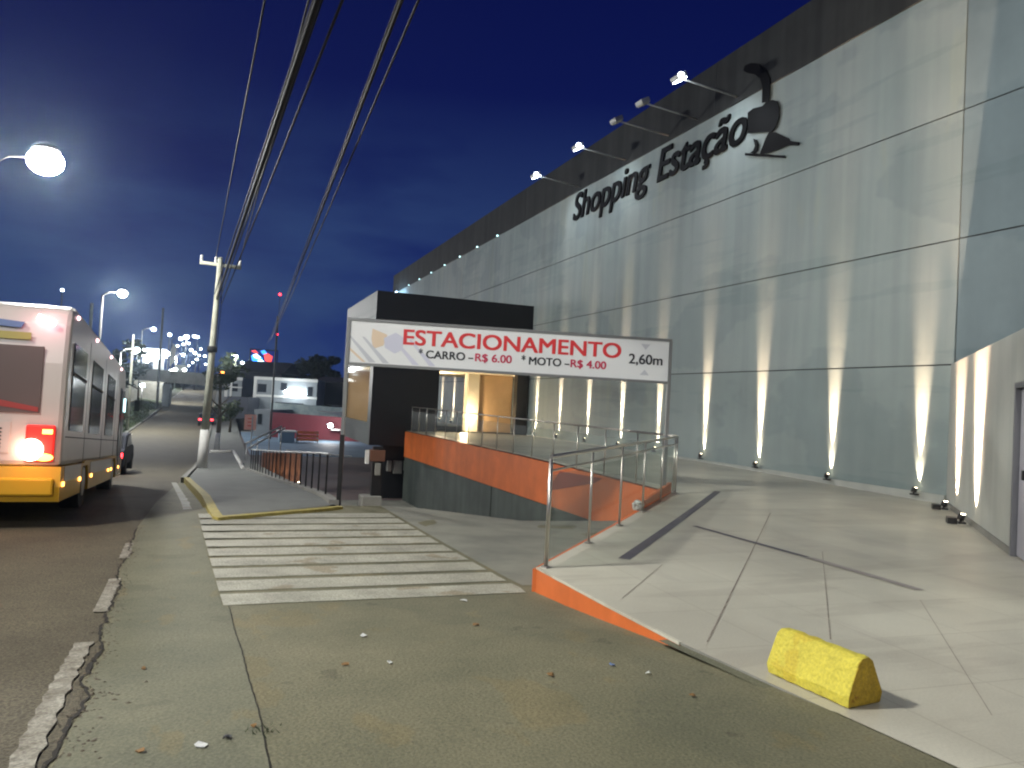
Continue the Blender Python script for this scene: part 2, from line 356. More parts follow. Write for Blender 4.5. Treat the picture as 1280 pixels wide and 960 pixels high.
# sidewalk with kerbs
def swl(v): return interp([(12.2,0.0),(13,-.08),(24,-.86),(400,-.95)],v)
def swv(u): return 12.2+u*.65
b=MB()
vs=frange(12.3,15,.3)+frange(16,60,1.5)+frange(65,300,8); rows=[]
for v in vs:
    l=swl(v)+.12; r=2.0 if v>13.5 else max(l+.02,(v-12.35)/.65)
    r=min(r,2.1)
    rows.append([(l,v,G(v)+.03),(r,v,G(v)+.03)])
for a,c in zip(rows,rows[1:]): b.poly([a[0],a[1],c[1],c[0]])
struct(b.build('sidewalk',M['sidewalk']))
def kerb(name,pts,w,h,m,zf,dz=0):
    b=MB()
    for (a,c) in zip(pts,pts[1:]):
        A=Vector((a[0],a[1],0)); C=Vector((c[0],c[1],0)); n=Vector(((C-A).y,-(C-A).x,0)).normalized()*w
        q=[]
        for P,Z in ((A,zf(a[1])),(C,zf(c[1]))):
            q.append([Vector((P.x,P.y,Z-.3)),Vector((P.x,P.y,Z+h)),Vector((P.x+n.x,P.y+n.y,Z+h)),Vector((P.x+n.x,P.y+n.y,Z-.3))])
        for i in range(4):
            j=(i+1)%4; b.poly([q[0][i],q[0][j],q[1][j],q[1][i]])
        b.poly(q[0]); b.poly(q[1][::-1])
    return struct(b.build(name,m))
kerb('yellow_kerb',[(swl(v),v) for v in [24,20,17,15,14,13,12.5,12.2]][::-1],.14,.045,M['yellow_paint'],G)
kerb('yellow_kerb',[(2.0,13.45),(1.5,13.1),(1,12.8),(.5,12.5),(0.0,12.2)],-.14,.05,M['yellow_paint'],G)
strip('white_edge_line',M['white_paint'],frange(11.9,24,.5),lambda v:swl(v)-.33,lambda v:swl(v)-.19+.02*math.sin(v*7),lambda u,v:ZR(v)+.007)
kerb('kerb',[(-.95,v) for v in [24,35,50,70,100,150,250]],.14,.04,M['concrete'],G)
# far side verge and kerb
strip('verge',M['grass'],frange(-20,60,2)+frange(66,300,8),lambda v:-12.5,lambda v:-8.35,lambda u,v:ZR(v)+.12+(-8.3-u)*.1,3)
kerb('kerb',[(-8.35,v) for v in [-20,0,14,20,30,40,50,60,80,100,130,200,300]],.15,.14,M['concrete'],ZR)
strip('far_carriageway',M['asphalt'],frange(-20,300,8),lambda v:-20,lambda v:-12.5,lambda u,v:ZR(v)+.05)
# ramp and sunken lot
strip('ramp',M['ramp'],frange(13.8,34,.4),lambda v:2.75,lambda v:8.6,lambda u,v:max(LOT+.01,G(13.8)-XD(u,13.8)-(v-13.8)*.165),6)
strip('parking_lot',M['lotfloor'],frange(15,92,4),lambda v:2.05,lambda v:26,lambda u,v:LOT)
b=MB(); b.poly([(2.2,58,LOT+.006),(24,58,LOT+.006),(24,90,LOT+.006),(2.2,90,LOT+.006)]); struct(b.build('blue_floor_paint',M['lotblue']))
# kerb wall carrying the fence, edge of the lot
FP=[(2.0,14.6),(1.87,19.3),(1.67,22.9),(1.45,28),(1.23,32.9)]
def fx(v): return interp([(a,c) for c,a in [(p[0],p[1]) for p in FP]],v)
b=MB()
for v0,v1 in zip(frange(13.9,33.5,1),frange(13.9,33.5,1)[1:]):
    x0,x1=fx(v0),fx(v1); z0,z1=G(v0)+.09,G(v1)+.09
    q0=[(x0-.09,v0,-3.4),(x0-.09,v0,z0),(x0+.09,v0,z0),(x0+.09,v0,-3.4)]; q1=[(x1-.09,v1,-3.4),(x1-.09,v1,z1),(x1+.09,v1,z1),(x1+.09,v1,-3.4)]
    for i in range(3): b.poly([q0[i],q0[i+1],q1[i+1],q1[i]])
    if v0==13.9: b.poly(q0[::-1])
tag(b.build('retaining_wall',M['concrete'],loc=(2,14,-3.4)),'pale concrete retaining kerb wall under the black bar fence','wall')
# plaza floor
vsp=frange(-12,70,.5,(2.5,4.56,6.97,12.9,30.7,34.2))
strip('plaza',M['tiles'],vsp,L,lambda v:14.05,lambda u,v:PZ(v),8)
# plaza edge walls
pe=thing('plaza_edge_wall','low orange painted edge wall of the tiled plaza, tapering along the driveway','wall',(3.03,6.97,-.3))
b=MB()
pts=[(3.1,4.56),(3.06,5.6),(3.03,6.97)]
for (a,c) in zip(pts,pts[1:]):
    b.prism([(a[0]-.012,a[1],G(a[1])-.2),(a[0]-.012,a[1],PZ(a[1])-.018),(c[0]-.012,c[1],PZ(c[1])-.018),(c[0]-.012,c[1],G(c[1])-.2)],(.06,0,0))
b.build('orange_skirt',M['orange'],pe)
b=MB()
for (a,c) in zip(pts,pts[1:]): b.prism([(a[0]-.016,a[1],PZ(a[1])-.016),(a[0]-.016,a[1],PZ(a[1])+.003),(c[0]-.016,c[1],PZ(c[1])+.003),(c[0]-.016,c[1],PZ(c[1])-.016)],(.03,0,0))
b.build('tile_nosing',M['tiles'],pe)
b=MB(); a=(3.03,6.97); c=(8.42,12.9)
dn=Vector((c[0]-a[0],c[1]-a[1],0)).normalized(); nn=Vector((-dn.y,dn.x,0))
A=Vector((a[0],a[1],0)); C=Vector((c[0],c[1],0))
b.prism([A+Vector((0,0,-3.3)),A+Vector((0,0,-.02)),C+Vector((0,0,PZ(12.9)-.02)),C+Vector((0,0,-3.3))],nn*.05)
b.build('ramp_side',M['orange'],pe)
b=MB(); t0=.62
P0=A+(C-A)*t0; P1=A+(C-A)*.98
b.prism([P0+Vector((0,0,-.02)),P0+Vector((0,0,.13)),P1+Vector((0,0,.24)),P1+Vector((0,0,.05))],nn*.06)
b.build('orange_upstand',M['orange'],pe)
# long orange parapet over dark green wall
pw=thing('parapet_wall','long orange band over a dark green plaster wall beside the ramp','wall',(8.3,24,LOT))
def orng(z0f,z1f,off,th):
    b=MB(); vv=[12.9,14,17,21,26,30.7,34.2]
    for v0,v1 in zip(vv,vv[1:]):
        b.prism([(L(v0)-off,v0,z0f(v0)),(L(v0)-off,v0,z1f(v0)),(L(v1)-off,v1,z1f(v1)),(L(v1)-off,v1,z0f(v1))],(th,0,0))
    return b
orng(lambda v:-1.02,lambda v:PZ(v)-.03,.06,.10).build('orange_band',M['orange'],pw)
orng(lambda v:-3.3,lambda v:-1.02,.02,.2).build('green_base',M['green_wall'],pw)
b=MB(); b.box((8.19,27.2,-1.25),(8.215,27.55,-.85)); b.build('notice',M['paper'],pw)
b=MB()
for v in (15.2,18.4,23.0): b.box((8.2,v-.1,-3.2),(8.36,v+.1,-1.02))
b.build('pilaster',M['green_wall'],pw)
# dark red patch set on the orange band
q=[onu(x,y,8.28) for x,y in [(701,589),(752,598),(742,604),(684,614)]]
b=MB(); b.prism([(L(p.y)-.075,p.y,p.z) for p in q],(.01,0,0)); b.build('dark_red_patch',M['maroon_dark'],pw)
# floor inlay, tile joints and a painted shadow stripe on the plaza
def floorline(name,p,w,m,n=14,dz=.004):
    P=[onz(x,y,0) for x,y in p]; b=MB()
    A,C=P[0],P[1]; d=(C-A); nrm=Vector((-d.y,d.x,0)).normalized()*w/2
    for k in range(n):
        s,t=A+d*k/n,A+d*(k+1)/n
        q=[]
        for P_,sg in ((s,-1),(s,1),(t,1),(t,-1)): 
            X=P_+nrm*sg; q.append((X.x,X.y,PZ(X.y)+dz+.002*0))
        b.poly(q)
    return struct(b.build(name,m))
floorline('inlay_shadow_stripe',[(780,699),(897,617)],.13,M['stripe'])
floorline('inlay_shadow_stripe',[(868,658),(1010,697)],.09,M['stripe'],dz=.006)  # long cast shadow painted as a dark strip on the tiles
floorline('inlay_shadow_stripe',[(1012,697.5),(1150,738)],.12,M['stripe2'],dz=.006)  # the same painted shadow, carried on fainter
floorline('floor_joint',[(884,803),(963,642)],.012,M['joint'])
floorline('floor_joint',[(1028,690),(1038,800)],.007,M['joint'],dz=.005)
floorline('floor_joint',[(1150,750),(1240,895)],.004,M['joint'])
floorline('floor_joint',[(778,748),(828,706)],.007,M['joint'])
# ------------------------------------------------------------------ mall building
mall=thing('shopping_mall','huge pale panel-clad shopping mall with dark fascia on the right','building',(14,30,0))
VE=68
rows=[(-.1,2.88),(2.91,5.48),(5.51,8.17),(8.20,11.02)]
cols=[(-14,11.3),(11.33,38),(38.02,VE)]
for ri,(z0,z1) in enumerate(rows):
    for ci,(a,c) in enumerate(cols):
        b=MB(); b.box((14.0,a,z0),(14.15,c,z1))
        m=M['wall_blue'] if ci==0 else (M['wall_low'] if ri==0 else M['wall'])
        b.build('wall_panel',m,mall)
b=MB(); b.box((14.03,-14.01,-.2),(30,VE-.05,11.02)); b.build('wall_core',M['groove'],mall)
b=MB()
b.box((13.965,-14.2,11.03),(14.3,VE+.1,12.7)); b.build('fascia',M['fascia'],mall)
b=MB(); b.box((14.3,-14,11.03),(30,VE,12.4)); b.build('roof',M['fascia'],mall)
for v in (20,28,36,46,57): b=MB(); b.box((13.955,v,11.1),(13.964,v+.03,12.65)); b.build('fascia_seam',M['groove'],mall)
for k in range(7): b=MB(); b.box((13.90,40+k*3.6,11.0),(13.96,40.12+k*3.6,11.05)); b.build('fascia_light',M['led_white'],mall)
b=MB(); b.box((13.94,11.4,0.0),(13.999,VE,.20)); 
b.build('skirting',M['annex'],mall)
b=MB()
for x,y0,y1 in [(64.9,10.3,11.6)]: b.box((13.2,63,9.6),(13.3,66.3,10.6))
tag(b.build('lit_sign',M['lit_sign'],loc=(13.25,64,9.6)),'small glowing blue-white sign at the far end of the mall wall','sign')
# lettering
def text(name,s,size,m,M4,parent=None,ext=0,offset=0,shear=0,width=None,align='LEFT',space=1,bold=0):
    c=bpy.data.curves.new(name,'FONT'); c.body=s; c.size=size; c.extrude=ext; c.offset=offset; c.shear=shear; c.align_x=align; c.space_character=space
    o=bpy.data.objects.new(name,c); COL.objects.link(o); bpy.context.view_layer.update()
    dg=bpy.context.evaluated_depsgraph_get(); me=bpy.data.meshes.new_from_object(o.evaluated_get(dg)); COL.objects.unlink(o); bpy.data.objects.remove(o)
    xs=[v.co.x for v in me.vertices]; x0,x1=min(xs),max(xs)
    sx=(width/(x1-x0)) if width else 1
    for v in me.vertices:
        v.co.x=(v.co.x-x0)*sx
        v.co=M4@v.co
    if parent is not None:
        off=ORG[parent.name]
        inv=(Matrix.Translation(off)@parent.rotation_euler.to_matrix().to_4x4()).inverted()
        for v in me.vertices: v.co=inv@v.co
    if bold:
        n=len(me.vertices); vs=[v.co.copy() for v in me.vertices]; fs=[list(p.vertices) for p in me.polygons]
        V=[];F=[]
        ax=(M4.to_3x3()@Vector((1,0,0))); ay=(M4.to_3x3()@Vector((0,1,0))); an_=(M4.to_3x3()@Vector((0,0,1)))
        for i,(dx,dy) in enumerate([(-1,-.5),(1,-.5),(0,.6),(-1,.6),(1,.6)]):
            V+=[v+(ax*dx+ay*dy)*bold+an_*i*.0009 for v in vs]; F+=[[q+n*i for q in f] for f in fs]
        me=bpy.data.meshes.new(name); me.from_pydata(V,[],F)
    me.name=name; me.materials.clear(); me.materials.append(m)
    o=bpy.data.objects.new(name,me); COL.objects.link(o)
    if parent is not None: o.parent=parent
    return o
ms=thing('mall_name_sign','black raised name lettering with a locomotive-like emblem high on the mall wall','sign',(13.9,30,9.75))
Mw=Matrix.Translation((13.86,37.0,9.75)) @ Matrix(((0,0,-1,0),(-1,0,0,0),(0,1,0,0),(0,0,0,1)))
a=onu(714,277,13.86); c=onu(812,240,13.86); d0=onu(819,226,13.86); e=onu(929,185,13.86)
def wm(v,z): return Matrix.Translation((13.955,v,z)) @ Matrix(((0,0,-1,0),(-1,0,0,0),(0,1,0,0),(0,0,0,1)))
text('letters','Shopping',1.62,M['black_metal'],wm(a.y,9.78),ms,ext=.025,bold=.03,shear=.22,width=a.y-onu(808,240,13.86).y)
text('letters','Estação',1.62,M['black_metal'],wm(d0.y,9.72),ms,ext=.025,bold=.03,shear=.22,width=d0.y-e.y)
def Z8(x,y): return (680+x/3.556,60+y/3.556)
def logo(pts,th=.03):
    q=[onu(*Z8(x,y),13.925) for x,y in pts]; b=MB(); b.prism(q,(th,0,0)); return b
logo([(885,100),(893,78),(920,66),(955,72),(985,95),(1003,135),(1004,165),(1000,238),(968,243),(970,170),(960,135),(940,118),(905,112)]).build('emblem_smoke',M['black_metal'],ms)
logo([(905,287),(930,268),(970,258),(985,242),(1015,230),(1035,236),(1045,262),(1043,310),(1030,350),(1012,372),(960,375),(905,378)]).build('emblem_chimney',M['black_metal'],ms)
logo([(1000,372),(1030,374),(1085,402),(1090,412),(1132,418),(1132,432),(1085,432),(1050,446),(1010,462),(957,474),(968,445),(985,400)]).build('emblem_cone',M['black_metal'],ms)
logo([(893,466),(1070,478),(1072,489),(893,477)]).build('emblem_rail',M['black_metal'],ms)
logo([(930,403),(944,408),(951,430),(947,455),(932,468),(915,466),(930,455),(937,435)]).build('emblem_hook',M['black_metal'],ms)
# floodlights on arms
for i,(px,Yc,lit) in enumerate([(851,21.9,1),(806,23.8,0),(771,25.4,0),(722,28.2,1),(670,32.0,1)]):
    X=12.74-.381*Yc; v=-.356*X+.934*Yc; u=11.9; z=11.35
    st='lit' if lit else 'unlit'
    t=thing('floodlight',f'{st} floodlight on a long arm from the fascia, {ORD[i]} counting from the emblem','floodlight',(14,v,z),'floodlights on arms above the mall name')
    b=MB(); b.tube([(13.96,v,z-.15),(u+.1,v,z)],.028,8); b.build('arm',M['galv'],t)
    h=MB(); Mx=Matrix.Translation((u,v,z+.02))@Matrix.Rotation(R(-28),4,'Y'); h.box((-.16,-.2,-.07),(.16,.2,.08),Mx); hd=h.build('housing',M['galv'],t,bevel=.02)
    g=MB(); g.box((-.13,-.17,-.10),(.13,.17,-.071),Mx); g.build('lens',M['flood'] if lit else M['dead_flood'],hd)
    if lit:
        g=MB(); g.ball((u-.06,v-.21,z+.0),.085); g.build('glow_lens',M['flood'],hd)
        l=lamp_light('SPOT','lamp',t,(u+.1,v,z-.25),170,(.85,.93,1),spot_size=R(95),spot_blend=.9,shadow_soft_size=.12); aim(l,(1.9,0,-1.6))
# wall uplights
def uplight(pos,nrm,idx,label,en=16000,beam=True,cone=13.5):
    t=thing('uplight',label,'uplight',pos,'small ground uplights along the mall walls')
    x,y,z=pos; n=Vector(nrm); w=Vector((-n.y,n.x,0))
    F=Matrix(((w.x,n.x,0,x),(w.y,n.y,0,y),(0,0,1,z),(0,0,0,1)))
    b=MB(); b.box((-.07,-.05,0),(.07,.06,.03),F); b.cyl(F@Vector((0,.02,.03)),F@Vector((0,.02,.06)),.02,8); b.build('base',M['black'],t)
    b=MB(); a=F@Vector((0,.03,.06)); c=F@Vector((0,0,.15)); b.cyl(a,c,.055,14); h=b.build('housing',M['black'],t)
    b=MB(); b.cyl(F@Vector((0,0,.151)),F@Vector((0,0,.158)),.046,14); b.build('lens',M['lamp_warm'],h)
    l=lamp_light('SPOT','lamp',t,F@Vector((0,-.0,.17)),en*random.uniform(.75,1.15),(1,.67,.46),spot_size=R(cone),spot_blend=1.0,shadow_soft_size=.02)
    aim(l,Vector((-n.x*.068,-n.y*.068,1)))
    l3=lamp_light('SPOT','lamp_near',t,F@Vector((0,-.075,.165)),700,(1,.72,.52),spot_size=R(32 if cone<20 else 75),spot_blend=1.0,shadow_soft_size=.015); aim(l3,Vector((-n.x*.12,-n.y*.12,1)))
UY=[16.26,18.6,21.1,23.5,26,28.4,31,33.6,36.1,38.6,41.1,43.7,46.3,49,51.6]
for i,Yc in enumerate(UY):
    X=14.99-.381*Yc; v=-.356*X+.934*Yc
    uplight((13.87,v,PZ(v)+.10),(-1,0,0),i,f'{ORD[i]} black ground uplight along the main mall wall, counting from the annex corner')
# ------------------------------------------------------------------ annex with canted wall
an=thing('annex_building','low pale annex with slanting wall and steel door at the right edge','building',(12,6,0))
cA=Vector((14.0,11.4,0)); dC=Vector((9.73-14.0,6.99-11.4,0)).normalized(); nC=Vector((dC.y,-dC.x,0))   # nC: outward?
if nC.dot(Vector((0,0,0))-cA)<0: nC=-nC
def AW(s,z,o=0): return cA+dC*s+nC*o+Vector((0,0,z))
def awall(s0,s1,z0,z1,o0=0,o1=-.2):
    b=MB(); b.prism([AW(s0,z0,o0),AW(s0,z1,o0),AW(s1,z1,o0),AW(s1,z0,o0)],nC*(o1-o0)); return b
DS0,DS1,DH=6.35,7.75,2.22
awall(0,DS0,-.05,2.9).build('wall',M['annex'],an)
awall(DS0,DS1,DH,2.9).build('wall_over_door',M['annex'],an)
awall(DS1,10.6,-.05,2.9).build('wall',M['annex'],an)
e=AW(10.6,0); b=MB(); b.prism([(e.x,e.y,-.05),(e.x,e.y,2.9),(14,e.y-3,2.9),(14,e.y-3,-.05)],(.1,.15,0)); b.build('side_wall',M['annex'],an)
b=MB(); b.prism([AW(.1,2.84,-.2),AW(10.5,2.84,-.2),Vector((13.98,e.y-2.9,2.84))],(0,0,.05)); b.build('roof',M['fascia'],an)
fr=awall(DS0,DS0+.07,0,DH-.002,.03,-.15); fr.v+=[]; f=fr.build('door_frame',M['door_frame'],an)
awall(DS0+.07,DS1-.07,DH-.07,DH-.002,.03,-.15).build('door_head',M['door_frame'],an)
awall(DS1-.07,DS1,0,DH-.002,.03,-.15).build('door_frame',M['door_frame'],an)
dl=awall(DS0+.072,DS0+.68,.02,DH-.08,-.04,-.09).build('door',M['door_leaf'],an)
awall(DS0+.69,DS1-.072,.02,DH-.08,-.04,-.09).build('door',M['door_leaf'],an)
awall(DS0+.50,DS0+.56,1.0,1.12,.02,-.038).build('handle',M['black'],dl)
awall(0.1,DS0-.02,0,.09,.03,0.001).build('skirting',M['concrete'],an)
for s,lab in ((1.47,'black box uplight at the slanting annex wall, nearer the corner'),(3.6,'black box uplight at the slanting annex wall, nearer the steel door')):
    p=AW(s,PZ(9)+.0,.19); uplight((p.x,p.y,0.05),tuple(nC),0,lab,9000 if s<2 else 17000,cone=40)
    q=AW(s-.16,0,.30)
    # ballast box beside it
    t=MB(); Fm=Matrix(((dC.x,nC.x,0,q.x),(dC.y,nC.y,0,q.y),(0,0,1,0.006),(0,0,0,1))); t.box((-.3,-.07,0),(-.06,.07,.1),Fm)
    tag(t.build('cable_box',M['black'],loc=(q.x,q.y,0)),'small black junction box on the tiles beside the '+('corner' if s<2 else 'door-side')+' annex uplight','junction box')
# ------------------------------------------------------------------ entrance box (black portal)
pb=thing('entrance_pavilion','black box-shaped entrance pavilion with warm lit interior beyond the ramp','building',(10,38,.1))
x0,x1,y0,y1=6.33,13.93,34.25,43.0; RZ=6.45; FZ=.12
b=MB(); b.box((x0,y0,3.15),(14,y0+.3,RZ)); b.build('front_fascia',M['black_clad'],pb)
b=MB(); b.box((x0+.0,y0+.302,3.15),(x0+.3,y1,RZ-.004)); b.build('side_fascia',M['grey_clad'],pb)
b=MB(); b.box((x0+.3,y0+.302,3.05),(13.93,y1,3.14)); b.build('ceiling',M['ceiling'],pb)
b=MB(); b.box((x0+.3,y0+.302,RZ-.5),(13.93,y1,RZ-.45)); b.build('roof',M['fascia'],pb)
b=MB(); b.box((x0,y0,-.55),(x0+3.1,y0+.25,3.148)); b.build('front_panel',M['black_clad'],pb)
b=MB(); b.box((x0+7.0,y0,FZ),(x1,y0+.4,3.148)); b.build('corner_post',M['black_clad'],pb)
b=MB(); b.box((x0+.002,y0+.26,-.55),(13.9,y1,FZ+.03)); b.build('floor_slab',M['grey_clad'],pb)
# street-side window
b=MB()
for a,c in ((y0+.252,y0+.8),(y1-.5,y1)): b.box((x0+.004,a,FZ+.04),(x0+.2,c,3.148))
b.box((x0+.004,y0+.8,FZ+.04),(x0+.2,y1-.5,FZ+.32)); b.build('window_frame',M['grey_clad'],pb)
b=MB(); b.box((x0+.08,y0+.8,FZ+.32),(x0+.1,y1-.5,3.148)); b.build('window',M['glass_clean'],pb)
b=MB(); b.box((x0+2.0,y0+4.6,FZ+.03),(x0+2.2,y1,3.04)); b.box((x0+.2,y1-.4,FZ+.03),(x0+2,y1-.2,3.04)); b.build('inner_wall',M['warm_wall'],pb)
b=MB(); b.box((x0+5.15,y0+2.0,FZ+.03),(x0+5.75,y0+2.6,3.04)); b.build('column',M['ceiling'],pb)
b=MB(); b.box((x0+5.76,y0+2.2,FZ+.03),(x1,y0+2.4,3.04)); b.build('beige_partition',M['warm_wall'],pb)
b=MB(); b.box((x0+3.15,y1-.3,FZ+.03),(x0+5.1,y1-.28,3.04)); b.build('rear_glass',M['glass_clean'],pb)
b=MB()
for u in (x0+3.13,x0+5.08): b.box((u,y1-.35,FZ+.03),(u+.06,y1-.22,3.04))
b.build('rear_glass_frame',M['grey_frame'],pb)
lamp_light('POINT','lamp',pb,(x0+4.9,y0+1.5,.8),300,(1,.74,.42),shadow_soft_size=.12)
lamp_light('POINT','lamp',pb,(x0+4.3,y0+3.4,2.7),140,(1,.78,.48),shadow_soft_size=.15)
lamp_light('POINT','lamp',pb,(x0+1.2,y0+4.0,2.6),170,(1,.72,.36),shadow_soft_size=.15)
# support wall and meter boxes below
b=MB(); b.box((x0+.75,y0+.5,-3.2),(x0+2.0,y0+1.2,-.551)); tag(b.build('support_wall',M['black_clad'],loc=(x0+1,y0+4,-3.2)),'black supporting wall under the street end of the entrance pavilion','wall')
t=thing('meter_box','pale electric meter boxes on the dark wall under the pavilion','meter box',(x0+1.5,y0+.45,-1.4))
for k,(u,z,w,h) in enumerate([(.95,-1.75,.2,.5),(1.25,-1.85,.4,.6),(1.72,-1.7,.14,.45)]):
    b=MB(); b.box((x0+u,y0+.3,z),(x0+u+w,y0+.499,z+h)); b.build('box',M['concrete'],t,bevel=.02)
# ------------------------------------------------------------------ rails
def rail(name,label,A,C,n,zA,zC,group,glass=True,h=1.1,first_big=False,mid=True):
    A=Vector(A);C=Vector(C); root=thing(name,label,'railing',(A.x,A.y,zA),group)
    P=[Vector((A.x+(C.x-A.x)*k/n,A.y+(C.y-A.y)*k/n,zA+(zC-zA)*k/n)) for k in range(n+1)]
    for k,p in enumerate(P):
        b=MB(); b.cyl(p,p+Vector((0,0,h-.02)),(.015 if not(first_big and k==0) else .021),12); po=b.build('post',M['steel'],root)
        b=MB(); b.cyl(p+Vector((0,0,.0)),p+Vector((0,0,.012)),.05,12); b.build('base_plate',M['steel'],po)
    b=MB(); b.tube([p+Vector((0,0,h)) for p in (P[0],P[-1])],.021,12); b.build('handrail',M['steel'],root)
    d=(C-A); d.z=0; d.normalize(); w=Vector((-d.y,d.x,0))*.005
    if mid:
        b=MB(); b.tube([P[0]+Vector((0,0,h-.14)),P[-1]+Vector((0,0,h-.14))],.012,8); b.build('mid_rail',M['steel'],root)
    if glass:
        for p,q in zip(P,P[1:]):
            p2=p+d*.05+Vector((0,0,.08)); q2=q-d*.05+Vector((0,0,.08)); z=Vector((0,0,h-.27))
            b=MB(); b.prism([p2-w,q2-w,q2-w+z,p2-w+z],w*2); b.build('glass_panel',M['glass'],root)
    return root
inn=Vector((dn.y,-dn.x,0))*.07
rail('glass_railing','stainless railing with clear glass panels at the near plaza edge',A+inn+dn*.05,C+inn-dn*.1,5,0.0,PZ(12.9),'stainless glass railings round the ramp',first_big=True)
rail('glass_railing','long stainless railing above the orange parapet, running to the black pavilion',(8.5,13.0,0),(8.2,31.5,0),13,PZ(12.9),PZ(31),'stainless glass railings round the ramp',glass=True,mid=False)
rail('glass_railing','short stainless railing turning across the plaza by the pavilion front',(8.28,31.7,0),(8.2,34.1,0),2,.15,.15,'stainless glass railings round the ramp',mid=False)
# black bar fence
t=thing('bar_fence','black vertical bar fence along the sidewalk edge above the sunken lot','fence',(2.0,14.6,-.3))
v=15.0; vs=[]
while v<32.9: vs.append(v); v+=.95
for v in vs:
    b=MB(); b.box((fx(v)-.017,v-.02,G(v)+.08),(fx(v)+.017,v+.02,G(v)+.86)); b.build('bar',M['black'],t)
b=MB(); b.tube([(fx(v),v,G(v)+.86) for v in [14.75]+vs],.022,6); b.build('top_rail',M['galv'],t)
# ------------------------------------------------------------------ parking banner sign
TL=at(437,399,13.8); BLp=at(435,452,13.8); TR=at(838,426,14.5)
W=(Vector((TR.x,TR.y,0))-Vector((TL.x,TL.y,0))).length; H=.80; zt=(TL.z+TR.z)/2
xd=(Vector((TR.x,TR.y,0))-Vector((TL.x,TL.y,0))).normalized(); nd=Vector((xd.y,-xd.x,0))   # towards viewer
sg=thing('parking_sign','white and red parking price banner on two thin posts over the ramp entrance','sign',(TL.x,TL.y,-.4))
tilt=(TR.z-TL.z)/W
zup=Vector((0,0,1)); xdir=(xd+Vector((0,0,tilt))).normalized()
BM=Matrix(((xdir.x,0,nd.x,TL.x),(xdir.y,0,nd.y,TL.y),(xdir.z,1,nd.z,TL.z-H),(0,0,0,1)))
def bb(a,c,name,m,parent=sg):
    b=MB(); b.box(a,c,BM); return b.build(name,m,parent)
bn=bb((0.02,.02,-.012),(W-.02,H-.02,.012),'banner',M['banner'])
b=MB(); b.box((-.03,H-.02,-.03),(W+.03,H+.03,.03),BM); b.box((0.03,-.03,-.03),(W-.03,.02,.03),BM); b.build('frame',M['grey_frame'],sg)
b=MB(); b.box((-.035,-2.62,-.035),(.025,H-.021,.035),BM); b.build('post',M['grey_frame'],sg)
b=MB(); b.box((-.045,-2.72,-.045),(.035,-1.3,.045),BM); b.build('post_foot',M['black'],sg)
b=MB(); b.box((W-.025,-2.15,-.035),(W+.035,H-.021,.035),BM); b.build('post',M['grey_frame'],sg)
def bt(s,lx,ly,size,m,width,off=.0):
    return text('lettering',s,size,m,BM@Matrix.Translation((lx*W,ly*H,.0145)),sg,ext=.001,bold=off,width=width*W)
bt('ESTACIONAMENTO',.165,.51,.395,M['red_ink'],.675,.010)
bt('*',.212,.235,.22,M['black_ink'],.012,.003)
bt('CARRO',.235,.225,.205,M['black_ink'],.118,.005)
bt('-',.364,.225,.205,M['black_ink'],.014,.004)
bt('R$ 6.00',.385,.225,.205,M['mag_ink'],.112,.005)
bt('*',.528,.235,.22,M['black_ink'],.012,.003)
bt('MOTO',.552,.225,.205,M['black_ink'],.10,.005)
bt('-',.664,.225,.205,M['black_ink'],.014,.004)
bt('R$ 4.00',.683,.225,.205,M['mag_ink'],.112,.005)
bt('2,60m',.868,.40,.265,M['black_ink'],.108,.005)
def bp(pts,m,dz=.0125):
    b=MB(); b.prism([BM@Vector((x*W,y*H,dz)) for x,y in pts],nd*.0012); return b.build('print',m,sg)
bp([(.905,.88),(.92,.74),(.935,.88)],M['pale_grey_ink']); bp([(.905,.14),(.92,.27),(.935,.14)],M['pale_grey_ink'])
bp([(.07,.82),(.115,.70),(.105,.45),(.075,.36),(.068,.6)],M['pale_orange_ink'])
bp([(.105,.62),(.14,.76),(.165,.66),(.163,.38),(.14,.28),(.11,.4)],M['pale_lilac_ink'],.0139)
for x in (.03,.07,.16,.21): bp([(x-.03,.62),(x-.022,.62),(x+.055,.05),(x+.035,.05)],M['pale_grey_ink'] if x<.1 else M['pale_lilac_ink'],.01365 if x in(.03,.16) else .0152)
bp([(0.006,.36),(.006,.30),(.045,.05),(.055,.05)],M['pale_orange_ink'],.0165)
# dark barrier post at crest
p=onz(466,634,-.42)
t=thing('access_post','black access control post on a concrete block beside the ramp','access post',(p.x,p.y,-.42))
b=MB(); b.box((-.24,-.2,0),(.12,.2,.22)); b.build('block',M['concrete'],t,local=True,bevel=.015)
b=MB(); b.box((-.06,-.06,.22),(.12,.06,1.12)); b.build('post',M['black'],t,local=True)
b=MB(); b.box((-.02,-.13,.6),(.08,-.062,.82)); b.build('reader',M['concrete'],t,local=True,bevel=.01)
b=MB(); b.box((-.12,-.1,.85),(.16,.08,1.06)); b.build('head',M['brown'],t,local=True,bevel=.01)
b=MB(); b.box((-.19,-.05,.8),(-.13,.05,1.05)); b.build('plate',M['whitewash'],t,local=True)
